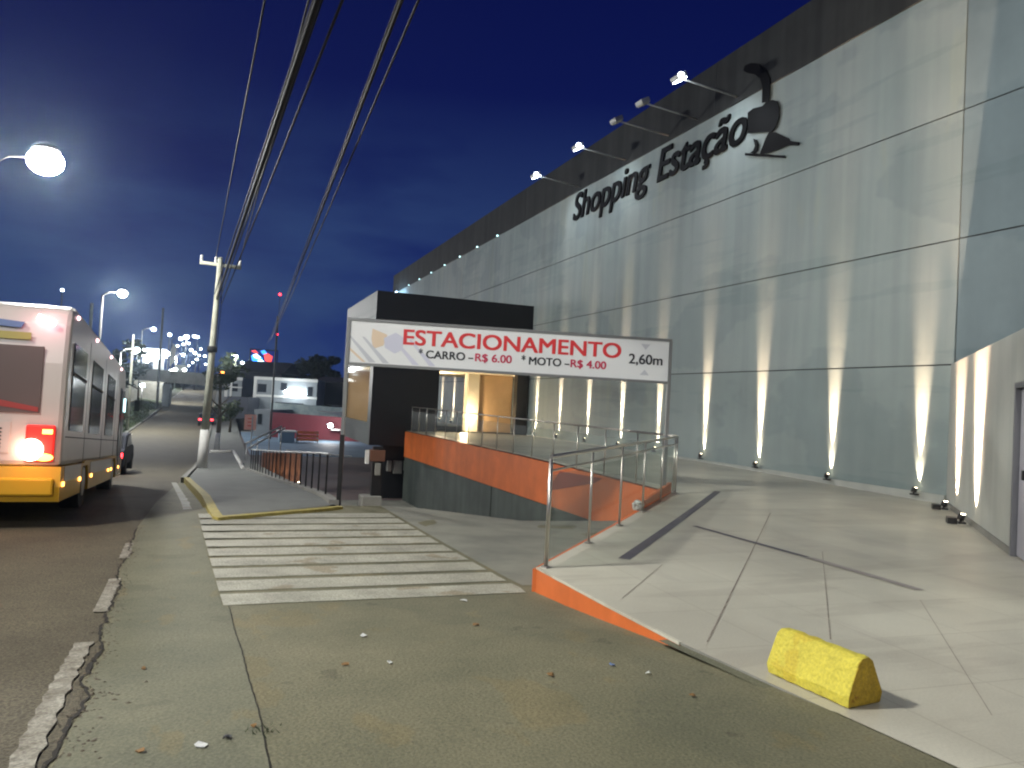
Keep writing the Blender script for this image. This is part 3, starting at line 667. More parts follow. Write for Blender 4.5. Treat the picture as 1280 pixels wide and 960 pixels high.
# ------------------------------------------------------------------ yellow block
P0=onz(959,841,0); P1=onz(1060,887,0)
dd=(P1-P0); LN=dd.length; ang=math.atan2(dd.y,dd.x)
b=MB(); prof=[(0,0),(.27,0),(.275,.06),(.20,.245),(.165,.27),(.105,.27),(.07,.245),(-.004,.06)]
nseg=14
for i in range(nseg+1):
    for (w_,z_) in prof:
        j=.004*random.uniform(-1,1); b.v.append(Vector((LN*i/nseg+(0 if 0<i<nseg else random.uniform(-.006,.006)),w_+j,z_+(j if z_>0 else 0))))
k=len(prof)
for i in range(nseg):
    for q in range(k):
        a_=i*k+q; c_=i*k+(q+1)%k; b.f.append([a_,a_+k,c_+k,c_]); b.sm.append(False)
b.f.append([q for q in range(k)]); b.f.append([nseg*k+q for q in range(k-1,-1,-1)]); b.sm+=[False,False]
o=b.build('parking_block',M['block_yellow'],bevel=.008); o.data.materials.append(M['block_end']); o.data.polygons[len(o.data.polygons)-1].material_index=1; o.data.polygons[len(o.data.polygons)-2].material_index=1; o.location=(P0.x,P0.y,.004); o.rotation_euler=(0,0,ang)
tag(o,'chipped yellow painted concrete block on the light tiles','parking block')
# chipped paint patches along its foot
# ------------------------------------------------------------------ utility pole, wires
def lean(p,q): return p,q
base=at(252,586,32); top=at(275.5,322,32.4); base.z=G(base.y)+.0
t=thing('utility_pole','tall leaning concrete utility pole with crossarm on the sidewalk','utility pole',tuple(base))
D=(top-base)
b=MB(); b.tube([base+D*.18,base+D*.5,base+D],[.165,.14,.105],14); b.build('shaft',M['pole'],t)
b=MB(); b.tube([base-D*.03,base+D*.18],[.215,.185],14); b.build('painted_foot',M['whitewash'],t)
ca=at(250,328,32.3); cb=at(301,335,32.6)
b=MB(); b.tube([ca,cb],.085,6); b.build('crossarm',M['pole'],t)
for f in (.03,.38,.97):
    q=ca+(cb-ca)*f; b=MB(); b.tube([q+Vector((0,0,.05)),q+Vector((0,0,.15)),q+Vector((0,0,.2)),q+Vector((0,0,.32))],[.05,.07,.05,.06],10); b.build('insulator',M['whitewash'],t)
b=MB(); q=base+D*.56; b.tube([q-Vector((0,0,.12)),q+Vector((0,0,.12))],.2,12); b.build('cable_clamp',M['dark'],t)
b=MB(); b.tube([base+D*.55+Vector((.16,0,0)),base+D*.75+Vector((.2,0,0)),base+D*.98+Vector((.13,0,0))],.02,6); b.build('riser_cable',M['cable'],t)
def wire(p_near,p_far,sag,r,label,grp='overhead cables above the sidewalk'):
    n=28; b=MB(); P=[]
    for k in range(n+1):
        s=k/n; q=p_near.lerp(p_far,s); q=q-Vector((0,0,sag*4*s*(1-s))); P.append(q)
    b.tube(P,r,6); tag(b.build('overhead_cable',M['cable'],loc=tuple(p_near)),label,'cable',grp)
def nearpt(px,D=6): return at(px,-60,D)
def mkwire(pxt,end,r,label,Dn=9.0,ext=2.0,sag=.0):
    n=at(pxt,0,Dn); d=(n-end).normalized(); n2=n+d*ext*3; wire(n2,end,sag,r,label)
arm=lambda f:ca+(cb-ca)*f+Vector((0,0,.33))
mkwire(331,arm(.38),.018,'thin black power line, leftmost of the overhead wires',11)
mkwire(386,arm(.97),.018,'black power line beside the thick bundle',11)
lowp=base+D*.80
mkwire(397,lowp,.045,'thick dark telecom bundle in the middle of the overhead wires',9)
mkwire(402,lowp+Vector((.15,0,.1)),.022,'black telecom cable twisted along the thick bundle',9.2)
mkwire(392,lowp+Vector((-.1,0,.2)),.02,'thin glinting cable just left of the thick bundle',9.4)
mkwire(428,lowp+Vector((.2,0,-.2)),.02,'thin black cable just right of the thick bundle',9)
farp=at(336,425,75)
n=at(500,0,8); 
def through(px1,py1,D1,px2,py2,D2,r,label):
    a=at(px1,py1,D1); c=at(px2,py2,D2); d=(a-c).normalized(); wire(a+d*4,c,.15,r,label)
through(501,0,9,338,425,70,.027,'thick black cable, left one of the right-hand pair')
through(522,0,9,341,420,70,.018,'thin black cable, rightmost of the overhead wires')
through(497,0,9.3,334,430,70,.015,'hairline cable clinging to the right-hand pair')
# ------------------------------------------------------------------ key street lamp and other lamps
def street_lamp(px,py,D,gz,label,power,hr=.28,armdx=-1.6,matl='lamp_cool',light=True,pr=.09,polemat='galv',arm=True,soft=.25,group='street lamps'):
    p=at(px,py,D); base=Vector((p.x+armdx,p.y,gz)) if arm else Vector((p.x,p.y,gz))
    t=thing('street_lamp',label,'street lamp',tuple(base),group)
    if arm:
        b=MB(); b.tube([base,Vector((base.x,base.y,p.z-.4))],[pr,pr*.6],10); b.build('pole',M[polemat],t)
        b=MB(); b.tube([Vector((base.x,base.y,p.z-.42)),Vector((base.x+armdx*-.3,base.y,p.z-.05)),p+Vector((0,0,.06))],pr*.45,8); b.build('arm',M[polemat],t)
    else:
        b=MB(); b.tube([base,p-Vector((0,0,.1))],[pr,pr*.6],10); b.build('pole',M[polemat],t)
    b=MB(); b.ball(p+Vector((0,0,hr*.62)),(hr*.8,hr*.6,hr*.3)); h=b.build('lamp_head',M['galv'],t)
    b=MB(); b.ball(p-Vector((0,0,.06)),(hr,hr,hr*.8)); b.build('lens',M[matl],h)
    if light: lamp_light('POINT','lamp',t,p-Vector((0,0,hr+.12)),power,(1,.99,.95),shadow_soft_size=soft)
    return t,p
street_lamp(57,200,27,ZR(24),'bright street lamp on the verge, nearest and largest',10000,.58,soft=.3,matl='lamp_key',light=False,polemat='wood_pole',pr=.05)
street_lamp(153,366,70,-3,'street lamp with halo behind the bus, second nearest',9000,.42,matl='lamp_cool',polemat='wood_pole',pr=.16)
# lamp behind the viewer on the sidewalk, same row
tb=thing('street_lamp','street lamp on the kerb behind the viewer','street lamp',(-8.9,-9,0),'street lamps')
b=MB(); b.tube([(-8.9,-9,0),(-8.9,-9,9.4)],[.09,.06],10); b.build('pole',M['galv'],tb)
b=MB(); b.tube([(-8.9,-9,9.3),(-7,-9,9.8)],.04,8); b.build('arm',M['galv'],tb)
b=MB(); b.ball((-6.8,-9,9.78),(.45,.25,.12)); hh=b.build('lamp_head',M['galv'],tb)
b=MB(); b.ball((-6.8,-9,9.68),(.35,.2,.06)); b.build('lens',M['lamp_cool'],hh)
lamp_light('POINT','lamp',tb,(-6.8,-9,9.45),5000,(1,.98,.93),shadow_soft_size=.3)
tf=thing('added_floodlight_mast','added floodlight on an unseen mast at the left verge, lighting the plaza','floodlight',(-9.5,6.5,0))
b=MB(); b.tube([(-9.5,6.5,-.3),(-9.5,6.5,11.2)],[.1,.07],10); b.build('pole',M['galv'],tf)  # mast added out of view, its cone shaped to light the plaza
b=MB(); b.box((-9.7,6.3,11.2),(-9.3,6.7,11.45)); hh=b.build('housing',M['galv'],tf)
b=MB(); b.box((-9.299,6.33,11.22),(-9.29,6.67,11.42)); b.build('lens',M['lamp_cool'],hh)
l=lamp_light('SPOT','lamp',tf,(-9.2,6.5,11.3),14500,(1,.965,.89),spot_size=R(96),spot_blend=.8,shadow_soft_size=.7); aim(l,Vector((9,5.5,0))-Vector((-9.2,6.5,11.3)))
def PX(u,v,z):
    q=CM.inverted()@Vector((u,v,z)); return (640+FPX*q.x/-q.z,480-FPX*q.y/-q.z,Vector((u,v,z)).dot(FW))
far=[(192,411,120,.55,'street lamp just right of the fuel station, higher one'),(212,418,130,.5,'street lamp left of the bright cluster up the hill'),
     (226,423,150,.6,'street lamp at the left of the bright hilltop cluster'),(233,421,160,.9,'brightest street lamp of the hilltop cluster'),(243,420,170,.6,'street lamp at the upper right of the hilltop cluster'),
     (247,421,180,.6,'street lamp touching the utility pole, upper one'),(239,437,190,.6,'street lamp in the descending row, highest'),(244,441,210,.8,'street lamp in the descending row, brightest'),
     (246,449,230,.7,'street lamp in the descending row, lowest'),(78,362,90,.3,'small street lamp above the bus roof'),(120,424,95,.55,'street lamp just over the bus roof line'),(295,445,130,.5,'street lamp between the tree and the LED screen'),
     (256,445,230,.6,'street lamp just left of the pole, middle height'),(257,455,240,.5,'street lamp just left of the pole, lower one'),(303,453,120,.4,'dim street lamp over the dark roof')]
for i,(px,py,D,hr,lab) in enumerate(far):
    street_lamp(px,py,D,-1 if D<150 else 1,lab,2500,hr*.62,matl='lamp_far',light=(i in(0,3,11)),pr=.12,arm=(i%2==0),polemat='wood_pole',group='far street lamps')
for k,(px,py,D) in enumerate([(222,432,175),(229,430,190),(236,429,200),(251,436,210),(249,444,220),(241,453,235),(236,457,245),(218,447,150),(184,452,150),(199,448,155)]):
    street_lamp(px,py,D,1,['small lamp just above the oncoming car','small lamp beside the brightest hilltop lamp','small lamp below the brightest hilltop lamp','small lamp next to the utility pole, upper','small lamp next to the utility pole, middle','small low lamp left of the utility pole','small lowest lamp left of the utility pole','small lamp beside the pale feather flag','small lamp left of the fuel station kiosk','small lamp right of the fuel station kiosk'][k],0,.28,matl='lamp_far',light=False,pr=.1,arm=False,polemat='wood_pole',group='far street lamps')
for v,u in ((85,-9.4),(135,-9.4),(185,-9.6)):  # lamps added to brighten the road around the overpass
    t,_=street_lamp(*PX(u+1.2,v,ZR(v)+8.2),ZR(v),'added tall street lamp on the verge '+('before' if v==85 else 'just beyond' if v==135 else 'far beyond')+' the overpass',6000 if v<100 else 9000,.3,matl='lamp_far',polemat='galv',group='far street lamps',armdx=-1.4)
# bare poles in the distance
for (px,yt,yb,D,r,m,lab) in [(115,379,424,60,.14,'pole','short pale pole rising above the bus roof'),(167,418,480,75,.12,'pole','pale slim pole beside the lamp post'),(204,385,480,110,.18,'wood_pole','dark tall pole left of the hilltop lamps'),(347,395,540,75,.1,'wood_pole','dark thin pole in front of the grey house')]:
    a=at(px,yt,D); bz=at(px,yb,D); bz.x=a.x; bz.y=a.y
    mb=MB(); mb.tube([Vector((a.x,a.y,-3.2)),a],[r,r*.8],8); tag(mb.build('pole',M[m],loc=(a.x,a.y,-3.2)),lab,'pole')
for (px,py,D,lab) in [(350,368,140,'small red warning light on a far mast, higher one'),(346,418,140,'small red warning light on a far mast, lower one')]:
    a=at(px,py,D); t=thing('warning_light_mast',lab,'mast',(a.x,a.y,-2)); mb=MB(); mb.tube([(a.x,a.y,-2),(a.x,a.y,a.z-.2)],.05,6); mb.build('mast',M['wood_pole'],t)
    mb=MB(); mb.ball(a,.22); mb.build('lamp',M['tail_small'],t)
# ------------------------------------------------------------------ bus
bus=thing('city_bus','cream and yellow city bus driving away down the street','bus',(-3.22,11.9,-.35),rz=R(2.1),rx=R(-4.0))
BW=1.22; BL=10.7; BH=3.06
def extr(prof,x0,x1):   # side profile (y,z) extruded across x
    b=MB(); b.prism([(x0,y,z) for y,z in prof],(x1-x0,0,0)); return b
upper=[(0,.78),(0.0,2.2),(.05,2.75),(.16,2.98),(.4,BH),(BL-.5,BH),(BL-.15,2.9),(BL,2.3),(BL+.05,.78)]
extr(upper,-BW,BW).build('body',M['bus_white'],bus,local=True,bevel=.07)
# lower skirt with wheel arches
def arch(cx,r=.55,n=10): return [(cx+r*math.cos(math.pi*k/n),.30+r*.95*math.sin(math.pi*k/n)) for k in range(n+1)]
W1,W2=2.75,8.4
low=[(-.03,.775),(-.05,.5),(-.02,.30)]+arch(W1)[::-1]+arch(W2)[::-1]+[(BL-.0,.30),(BL+.04,.775)]
sk=extr(low,-BW-.012,BW+.012).build('skirt',M['bus_yellow'],bus,local=True)
# white side skirt panels (front part stays cream)
b=MB()
for a,c in ((.25,2.1),(3.45,7.7)): b.box((BW+.013,a,.56),(BW+.02,c,.775))
b.build('skirt_panel',M['bus_white'],bus,local=True)
for wy in (W1,W2):
    for s in (-1,1):
        b=MB(); b.cyl((s*(BW-.30),wy,.46),(s*(BW-.02),wy,.46),.46,20); w=b.build('wheel',M['dark'],bus,local=True)
        b=MB(); b.cyl((s*(BW-.03),wy,.46),(s*(BW-.005),wy,.46),.24,16); b.build('rim',M['galv'],w,local=True)
# side windows
wy=.55; i=0
for a,c in ((.45,1.95),(2.9,4.6),(5.7,7.4)):
    for s in (-1,1):
        b=MB(); b.box((s*(BW+.002) if s>0 else -BW-.015,a,1.28),(BW+.015 if s>0 else -BW-.002,c,2.55)); w=b.build('window',M['bus_glass'],bus,local=True)
        b=MB(); b.box((s*(BW+.016) if s>0 else -BW-.03,a,2.08),(BW+.03 if s>0 else -BW-.016,c,2.12)); b.build('frame',M['dark'],w,local=True)
b=MB(); b.box((BW+.002,9.15,.35),(BW+.02,10.35,2.5)); dr=b.build('door',M['bus_glass'],bus,local=True)
b=MB(); b.box((BW+.021,9.72,.35),(BW+.03,9.78,2.5)); b.build('door_frame',M['bus_white'],dr,local=True)
b=MB(); b.box((BW+.03,10.2,1.95),(BW+.04,10.45,2.3)); b.build('route_display',M['led_white'],bus,local=True)
# roof edge strip and marker lamps
b=MB(); b.tube([(BW-.02,.3,BH-.05),(BW-.02,BL-.5,BH-.05)],.02,6); b.build('gutter_trim',M['steel'],bus,local=True)
for y in (.6,3.2,6.0,8.8):
    b=MB(); b.ball((BW-.0,y,BH-.12),(.03,.06,.03)); b.build('roof_marker',M['pinkish'],bus,local=True)
for y in (.12,1.95,3.6,6.9,7.6,9.6):
    b=MB(); b.box((BW+.014,y,.50),(BW+.03,y+.13,.56)); b.build('side_marker',M['amber'],bus,local=True)
# rear
b=MB(); b.box((-.85,-.02,1.5),(.92,-.001,2.42)); rw=b.build('rear_window',M['bus_rear_glass'],bus,local=True,bevel=.008)
b=MB(); b.prism([(-.85,-.026,1.92),(-.85,-.026,1.76),(.9,-.026,1.52),(.9,-.026,1.58)],(0,.004,0)); b.build('red_stripe',M['bus_red'],rw,local=True)
b=MB(); b.prism([(.08,-.026,1.84),(.3,-.026,1.95),(.3,-.026,2.05),(.08,-.026,2.0)],(0,.004,0)); b.build('blue_patch',M['bus_blue'],rw,local=True)
b=MB(); b.box((-.85,-.018,2.50),(.75,-.001,2.60)); b.build('rear_stripe',M['bus_olive'],bus,local=True)
b=MB(); b.prism([(.1,-.018,2.68),(.62,-.018,2.66),(.66,-.018,2.74),(.1,-.018,2.78)],(0,.05,0)); b.build('rear_blue_patch',M['bus_blue'],bus,local=True)
for s in (-1,1):
    b=MB(); b.prism([(s*.80,-.03,2.80),(s*1.02,-.03,2.73),(s*1.03,-.03,2.79),(s*.82,-.03,2.87)],(0,.1,0)); b.build('rear_marker',M['pinkish'],bus,local=True)
    b=MB(); b.box((s*.78 if s>0 else -1.13,-.05,.84),(1.13 if s>0 else s*.78,.0,1.34)); tl=b.build('tail_light',M['tail_red'],bus,local=True,bevel=.03)
    b=MB(); b.ball((s*.86,-.07,1.0),(.15,.04,.15)); b.build('brake_bulb',M['tail_white'],tl,local=True)
    b=MB(); b.ball((s*1.02,-.06,.90),(.11,.03,.05)); b.build('indicator_bulb',M['amber'],tl,local=True)
    b=MB(); b.box((s*.98 if s>0 else -1.1,-.055,1.22),(1.1 if s>0 else s*.98,-.051,1.28)); b.build('reflector',M['amber'],tl,local=True)
lamp_light('POINT','brake_lamp',bus,(.9,-.35,1.0),9,(1,.3,.2),local=True,shadow_soft_size=.1)
lamp_light('POINT','marker_glow',bus,(.95,-.25,2.82),5,(1,.3,.45),local=True,shadow_soft_size=.1)
b=MB(); b.box((-1.16,-.11,.38),(1.16,-.03,.62)); b.build('bumper',M['bus_yellow'],bus,local=True,bevel=.03)
b=MB(); b.box((-.6,-.012,.95),(.6,-.001,1.38)); eh=b.build('engine_hatch',M['bus_white'],bus,local=True,bevel=.01)
b=MB()
for k in range(6): b.box((-.5,-.018,1.02+k*.05),(.5,-.0125,1.04+k*.05))
b.build('vent',M['dark'],eh,local=True)
b=MB(); b.box((-.22,-.125,.42),(.22,-.112,.56)); b.build('number_plate',M['house_white'],bus,local=True)
b=MB()
for y in (2.4,5.15,8.0): b.box((BW+.0005,y,.80),(BW+.004,y+.015,2.8))
b.box((BW+.0005,.2,1.18),(BW+.0045,9.1,1.195)); b.build('panel_seam',M['dark'],bus,local=True); 
b=MB(); b.box((-.55,4.6,BH),(.55,5.6,BH+.12)); b.build('roof_hatch',M['bus_white'],bus,local=True,bevel=.04)
b=MB(); b.tube([(BW,BL-.2,2.75),(BW+.3,BL+.15,2.6),(BW+.32,BL+.15,2.2)],.02,6); mr=b.build('mirror_arm',M['dark'],bus,local=True)
b=MB(); b.box((BW+.22,BL+.1,2.0),(BW+.36,BL+.16,2.3)); b.build('mirror',M['dark'],mr,local=True,bevel=.03)
# ------------------------------------------------------------------ cars
def car(name,label,loc,rz,m,tails=True,heads=False,group=None):
    t=thing(name,label,'car',loc,group,rz=rz)
    prof=[(0,.35),(-.02,.75),(.05,.92),(.45,.98),(.95,1.42),(2.2,1.45),(2.95,1.0),(3.9,.88),(4.1,.6),(4.08,.3)]
    b=MB(); b.prism([(-.82,y,z) for y,z in prof],(1.64,0,0)); b.build('body',m,t,local=True,bevel=.06)
    b=MB(); b.prism([(-.70,y,z) for y,z in [(.47,.99),(.93,1.37),(.9,1.38),(.42,1.0)]],(1.4,0,0)); b.build('rear_window',M['window_dark'],t,local=True)
    for s in (-1,1):
        b=MB(); b.prism([(s*.825,y,z) for y,z in [(.75,1.0),(1.08,1.36),(2.15,1.38),(2.75,1.0)]],(s*.006,0,0)); b.build('side_window',M['window_dark'],t,local=True)
        b=MB(); b.box((s*.5 if s>0 else -.78,-.03,.68),(.78 if s>0 else s*.5,.03,.84)); b.build('tail_light',M['tail_small'] if tails else M['bus_red'],t,local=True)
        b=MB(); b.box((s*.45 if s>0 else -.75,4.06,.6),(.75 if s>0 else s*.45,4.13,.76)); b.build('headlight',M['head'] if heads else M['dead_flood'],t,local=True)
        for y in (.8,3.25):
            b=MB(); b.cyl((s*.62,y,.31),(s*.84,y,.31),.31,16); b.build('wheel',M['dark'],t,local=True)
    return t
car('moving_car','dark car just ahead of the bus, one red tail light showing',(-3.85,29.5,ZR(31)),R(1),M['house_dark'])
c=at(259,500,88); car('moving_car','distant car with two red tail lights beyond the utility pole',(c.x,c.y,ZR(c.y)),0,M['house_dark'])
# oncoming vehicle lights on the overpass
# ------------------------------------------------------------------ overpass and far setting
ov=thing('overpass','grey concrete road overpass crossing the street in the distance','bridge',tuple(at(240,500,115)))
pts=[at(60,452,112),at(160,463,113),at(245,470,115),at(330,478,118),at(520,492,128)]
b=MB()
for a,c in zip(pts,pts[1:]):
    q=[]
    for P in (a,c): q.append([P+Vector((0,0,-1.3)),P,P+Vector((0,9,0)),P+Vector((0,9,-1.3))])
    for i in range(4): b.poly([q[0][i],q[0][(i+1)%4],q[1][(i+1)%4],q[1][i]])
b.build('deck',M['concrete'],ov)
b=MB()
for a,c in zip(pts,pts[1:]): b.prism([a+Vector((0,-.1,0)),a+Vector((0,-.1,.5)),c+Vector((0,-.1,.5)),c+Vector((0,-.1,0))],(0,.2,0))
b.build('parapet',M['concrete'],ov)
for px in (208,262,330):
    p=at(px,480,117); b=MB(); b.box((p.x-.5,p.y-.2,-4),(p.x+.5,p.y+6,p.z)); b.build('pier',M['house_grey'],ov)
a=at(70,470,118); c=at(200,478,118); b=MB(); b.box((a.x,a.y+2,-3.5),(c.x,a.y+3,a.z+.2)); b.build('abutment',M['concrete'],ov)
# fuel station
p=at(188,461,160); t=thing('fuel_station','brightly lit white fuel station canopy on the hill','fuel station',tuple(p))
a=at(168,434,160); c=at(206,434,160); b=MB(); b.box((a.x,a.y,a.z-1.6),(c.x,a.y+8,a.z)); b.build('canopy',M['gas_white'],t)
b=MB()
for px in (172,202):
    q=at(px,450,160); b.box((q.x-.3,a.y+1,p.z-1),(q.x+.3,a.y+1.6,a.z-1.6))
b.build('column',M['house_white'],t)
a2=at(178,447,164); c2=at(203,447,164); b=MB(); b.box((a2.x,a2.y,p.z-1.5),(c2.x,a2.y+5,a2.z)); kk=b.build('kiosk',M['house_white'],t)
b=MB(); b.box((a2.x+.6,a2.y-.05,p.z),(a2.x+2.2,a2.y-.001,a2.z-.8)); b.build('window',M['window_dark'],kk)
lamp_light('POINT','lamp',t,(a.x+3,a.y-1,a.z-2),1500,(.9,.96,1),shadow_soft_size=.5)
lamp_light('POINT','lamp',t,(a.x+3,a.y+4,a.z-2),1500,(.9,.96,1),shadow_soft_size=.5)
# oncoming car on the overpass
p=at(225,463,116); t=thing('oncoming_car','oncoming car with glaring headlights on the overpass','car',(p.x,p.y,p.z-.6),rz=0)
b=MB(); b.prism([(-.85,0,.3),(-.85,-.1,.8),(-.85,1,.95),(-.85,1.6,1.45),(-.85,3.2,1.45),(-.85,4,.9),(-.85,4,.3)],(1.7,0,0)); b.build('body',M['house_white'],t,local=True,bevel=.05)
for s in (-.65,.65):
    b=MB(); b.ball((s,-.1,.72),(.26,.1,.2)); b.build('headlight',M['head'],t,local=True)
    for y in (.8,3.2):
        b=MB(); b.cyl((s-.1,y,.3),(s+.1,y,.3),.3,12); b.build('wheel',M['dark'],t,local=True)
p=at(214,464,118); t=thing('oncoming_motorbike','motorbike headlight left of the oncoming car on the overpass','motorbike',(p.x,p.y,p.z-.8))
b=MB(); b.ball((0,0,.8),(.28,.1,.28)); b.build('headlight',M['head'],t,local=True)
b=MB(); b.cyl((-.05,.2,.3),(.05,.2,.3),.3,12); b.cyl((-.05,1.5,.3),(.05,1.5,.3),.3,12); b.build('wheel',M['dark'],t,local=True)
b=MB(); b.prism([(-.12,.15,.5),(-.12,.15,.9),(-.12,.7,.95),(-.12,1.6,.8),(-.12,1.3,.45)],(.24,0,0)); b.build('frame',M['dark'],t,local=True)
# floodlight below deck
street_lamp(178,481,105,-2.6,'white lamp glowing under the overpass',900,.32,matl='lamp_far',arm=False,polemat='wood_pole',group='far street lamps')
# small orange beacon
street_lamp(278,466,100,-2.4,'small orange lamp above the whitewashed tree',300,.3,matl='orange_small',arm=False,light=False,polemat='wood_pole',group='far street lamps')
# white flag banner
p=at(217,430,110); q=at(213,470,110)
t=thing('flag_banner','tall pale feather flag near the overpass','flag',(q.x,q.y,q.z)); b=MB(); b.prism([p,at(221,432,110),at(218,452,110),at(212,458,110),at(212,440,110)],(0,.05,0)); b.build('flag',M['house_white'],t)
b=MB(); b.tube([q,at(216,429,110)],.05,6); b.build('pole',M['galv'],t)
# houses
def house(label,x0,yt,x1,yb,D,m,depth=8,wins=(),trim=True,roof=None,name='house'):
    a=at(x0,yt,D); c=at(x1,yt,D); zb=at(x0,yb,D).z; zt=(a.z+c.z)/2
    t=thing(name,label,'house' if name=='house' else name.replace('_',' '),(a.x,a.y,zb))
    xd=Vector((c.x-a.x,c.y-a.y,0)); Wd=xd.length; t.rotation_euler=(0,0,math.atan2(xd.y,xd.x)); hh=zt-zb
    b=MB(); b.box((0,0,0),(Wd,depth,hh)); w=b.build('wall',m,t,local=True)
    if trim:
        b=MB(); b.box((-.1,-.15,hh-.3),(Wd+.1,0-.003,hh+.05)); b.box((-.1,-.12,hh*.48),(Wd+.1,-.003,hh*.54)); b.box((-.1,-.1,0),(.25,-.003,hh-.3)); b.box((Wd*.28,-.1,0),(Wd*.28+.25,-.004,hh-.3)); b.build('trim',M['house_white'],t,local=True)
    for (wx,wz,ww,wh) in wins:
        b=MB(); b.box((wx*Wd,-.06,wz*hh),((wx+ww)*Wd,-.003,(wz+wh)*hh)); f=b.build('window',M['window_dark'],t,local=True)
    if roof:
        b=MB(); b.prism([(-.4,-.5,hh+.06),(-.4,depth/2,hh+roof),(-.4,depth+.5,hh+.06)],(Wd+.8,0,0)); b.build('roof',M['roof_tile'],t,local=True)
    return t,Wd,hh
t,Wd,hh=house('grey two-storey house with two oval wall lights and pale trim',319,473,397,518,92,M['house_grey'],wins=[(.05,.6,.14,.22),(.42,.68,.1,.2),(.85,.55,.08,.25),(.35,.08,.45,.28)])
for k,x in enumerate((.56,.76)):
    b=MB(); b.ball((Wd*x,-.2,hh*.64),(.6,.12,.28)); b.build('wall_light',M['head'],t,local=True)
lamp_light('POINT','lamp',t,(Wd*.66,-1.4,hh*.62),500,(.9,.97,1),local=True,shadow_soft_size=.3)
t,Wd,hh=house('small pale flat house with an open carport beside the grey house',283,472,303,496,95,M['house_grey'],wins=[(.25,.3,.5,.4)])
house('low dark carport under the pale flat house',284,496,310,522,88,M['house_dark'],trim=False,name='carport')
house('dark-roofed house behind the LED screen pole',300,466,352,490,110,M['house_dark'],trim=False,roof=1.8)
house('unlit dark shed left of the parking sign post',397,480,500,505,96,M['house_dark'],trim=False,roof=.8,name='shed')
house('plain grey gate house beside the pink sign',318,512,338,548,78,M['house_grey'],trim=False,wins=[(.25,.5,.25,.35)],name='gatehouse')
# graffiti wall, maroon wall, white kerb
def fwall(label,x0,yt0,x1,yt1,yb,D0,D1,m,name='boundary_wall',th=.25):
    a=at(x0,yt0,D0); c=at(x1,yt1,D1); za=at(x0,yb,D0).z
    b=MB(); A=Vector((a.x,a.y,LOT-.1)); C=Vector((c.x,c.y,LOT-.1)); b.prism([A,a,c,C],(0,th,0))
    return tag(b.build(name,m,loc=(a.x,a.y,LOT)),label,'wall')
fwall('pale blue graffiti-covered wall behind the maroon wall',338,503,520,516,530,86,86,M['graffiti'])
fwall('long maroon painted wall at the back of the sunken lot',338,515,520,529,545,78,78,M['maroon'])
fwall('low white kerb wall crossing the sunken lot',358,562,440,570,572,58,58,M['house_white'])
tt=thing('crash_light','small white wall lamp near the right end of the maroon wall','wall lamp',tuple(at(413,532,76))); b=MB(); b.ball(at(413,532,76),.24); b.build('lens',M['head'],tt); b=MB(); b.box(tuple(at(414,536,76.5)),tuple(at(424,538,77.5))); b.build('bracket',M['house_white'],tt)
lamp_light('POINT','lamp',tt,at(412,531,74.5),500,(1,.95,.9),shadow_soft_size=.3)
# parked things in the lot: blue kiosk panels and orange barrier
t=thing('lot_kiosk','pale blue low kiosk in the sunken lot below the maroon wall','kiosk',tuple(at(362,558,70)))
b=MB(); a=at(350,540,70); c=at(368,560,70); b.box((a.x,a.y,LOT),(c.x,a.y+2,a.z)); b.build('panel',M['lotblue'],t); b=MB(); b.box((a.x-.2,a.y-.2,a.z),(c.x+.2,a.y+2.2,a.z+.12)); b.build('roof',M['house_white'],t)
t=thing('barrier_board','small orange and red slatted barrier in front of the maroon wall','barrier',tuple(at(383,553,72)))
a=at(371,541,72); c=at(399,555,72)
for k in range(3):
    b=MB(); b.box((a.x,a.y,c.z+.2+k*.35),(c.x,a.y+.06,c.z+.42+k*.35)); b.build('slat',M['orange'],t)
b=MB()
for f in (0.02,.95): x=a.x+(c.x-a.x)*f; b.box((x-.05,a.y+.07,LOT),(x+.1,a.y+.15,a.z+.2))
b.build('leg',M['house_white'],t)
# brown wall with uplights seen between the fence bars
bw=at(328,566,35); be=at(378,570,35)
t=thing('garden_wall','dark brown wall washed by small uplights behind the black fence','wall',(bw.x,bw.y,LOT))
b=MB(); b.prism([(bw.x,bw.y,LOT),(bw.x,bw.y,bw.z+.0),(be.x,be.y,bw.z+.05),(be.x,be.y,LOT)],(0,.25,0)); b.build('wall',M['brown'],t)
for k in range(5):
    q=Vector((bw.x,bw.y,0)).lerp(Vector((be.x,be.y,0)),.28+k*.165); tz=-2.45
    u=thing('wall_washer',f'{ORD[k]} small uplight from the left at the brown wall behind the fence','uplight',(q.x,q.y-.14,tz),'uplights at the brown wall')
    b=MB(); b.cyl((q.x,q.y-.14,tz-.5),(q.x,q.y-.14,tz),.05,10); b.build('housing',M['black'],u)
    b=MB(); b.cyl((q.x,q.y-.14,tz),(q.x,q.y-.14,tz+.01),.045,10); b.build('lens',M['lamp_warm'],u)
    l=lamp_light('SPOT','lamp',u,(q.x,q.y-.14,tz+.03),55,(1,.72,.45),spot_size=R(50),spot_blend=1,shadow_soft_size=.03); aim(l,(0,.06,1))
# pink sign on post
p=at(313,527,60); g=at(314,552,60)
t=thing('notice_sign','pink rectangular notice sign on a thin post by the far sidewalk','sign',(g.x,g.y,g.z-.6))
a=at(306,518,60); c=at(320,538,60); b=MB(); b.box((a.x,a.y,c.z),(c.x,a.y+.05,a.z)); bo=b.build('board',M['pink_sign'],t)
b=MB()
for k in range(3): b.box((a.x+.25,a.y-.008,a.z-.35-k*.28),(c.x-.25,a.y-.002,a.z-.28-k*.28))
b.build('print',M['red_ink'],bo)
b=MB(); b.tube([(g.x,g.y+.1,g.z-.8),(g.x,g.y+.1,a.z-.1)],.05,8); b.build('post',M['house_white'],t)
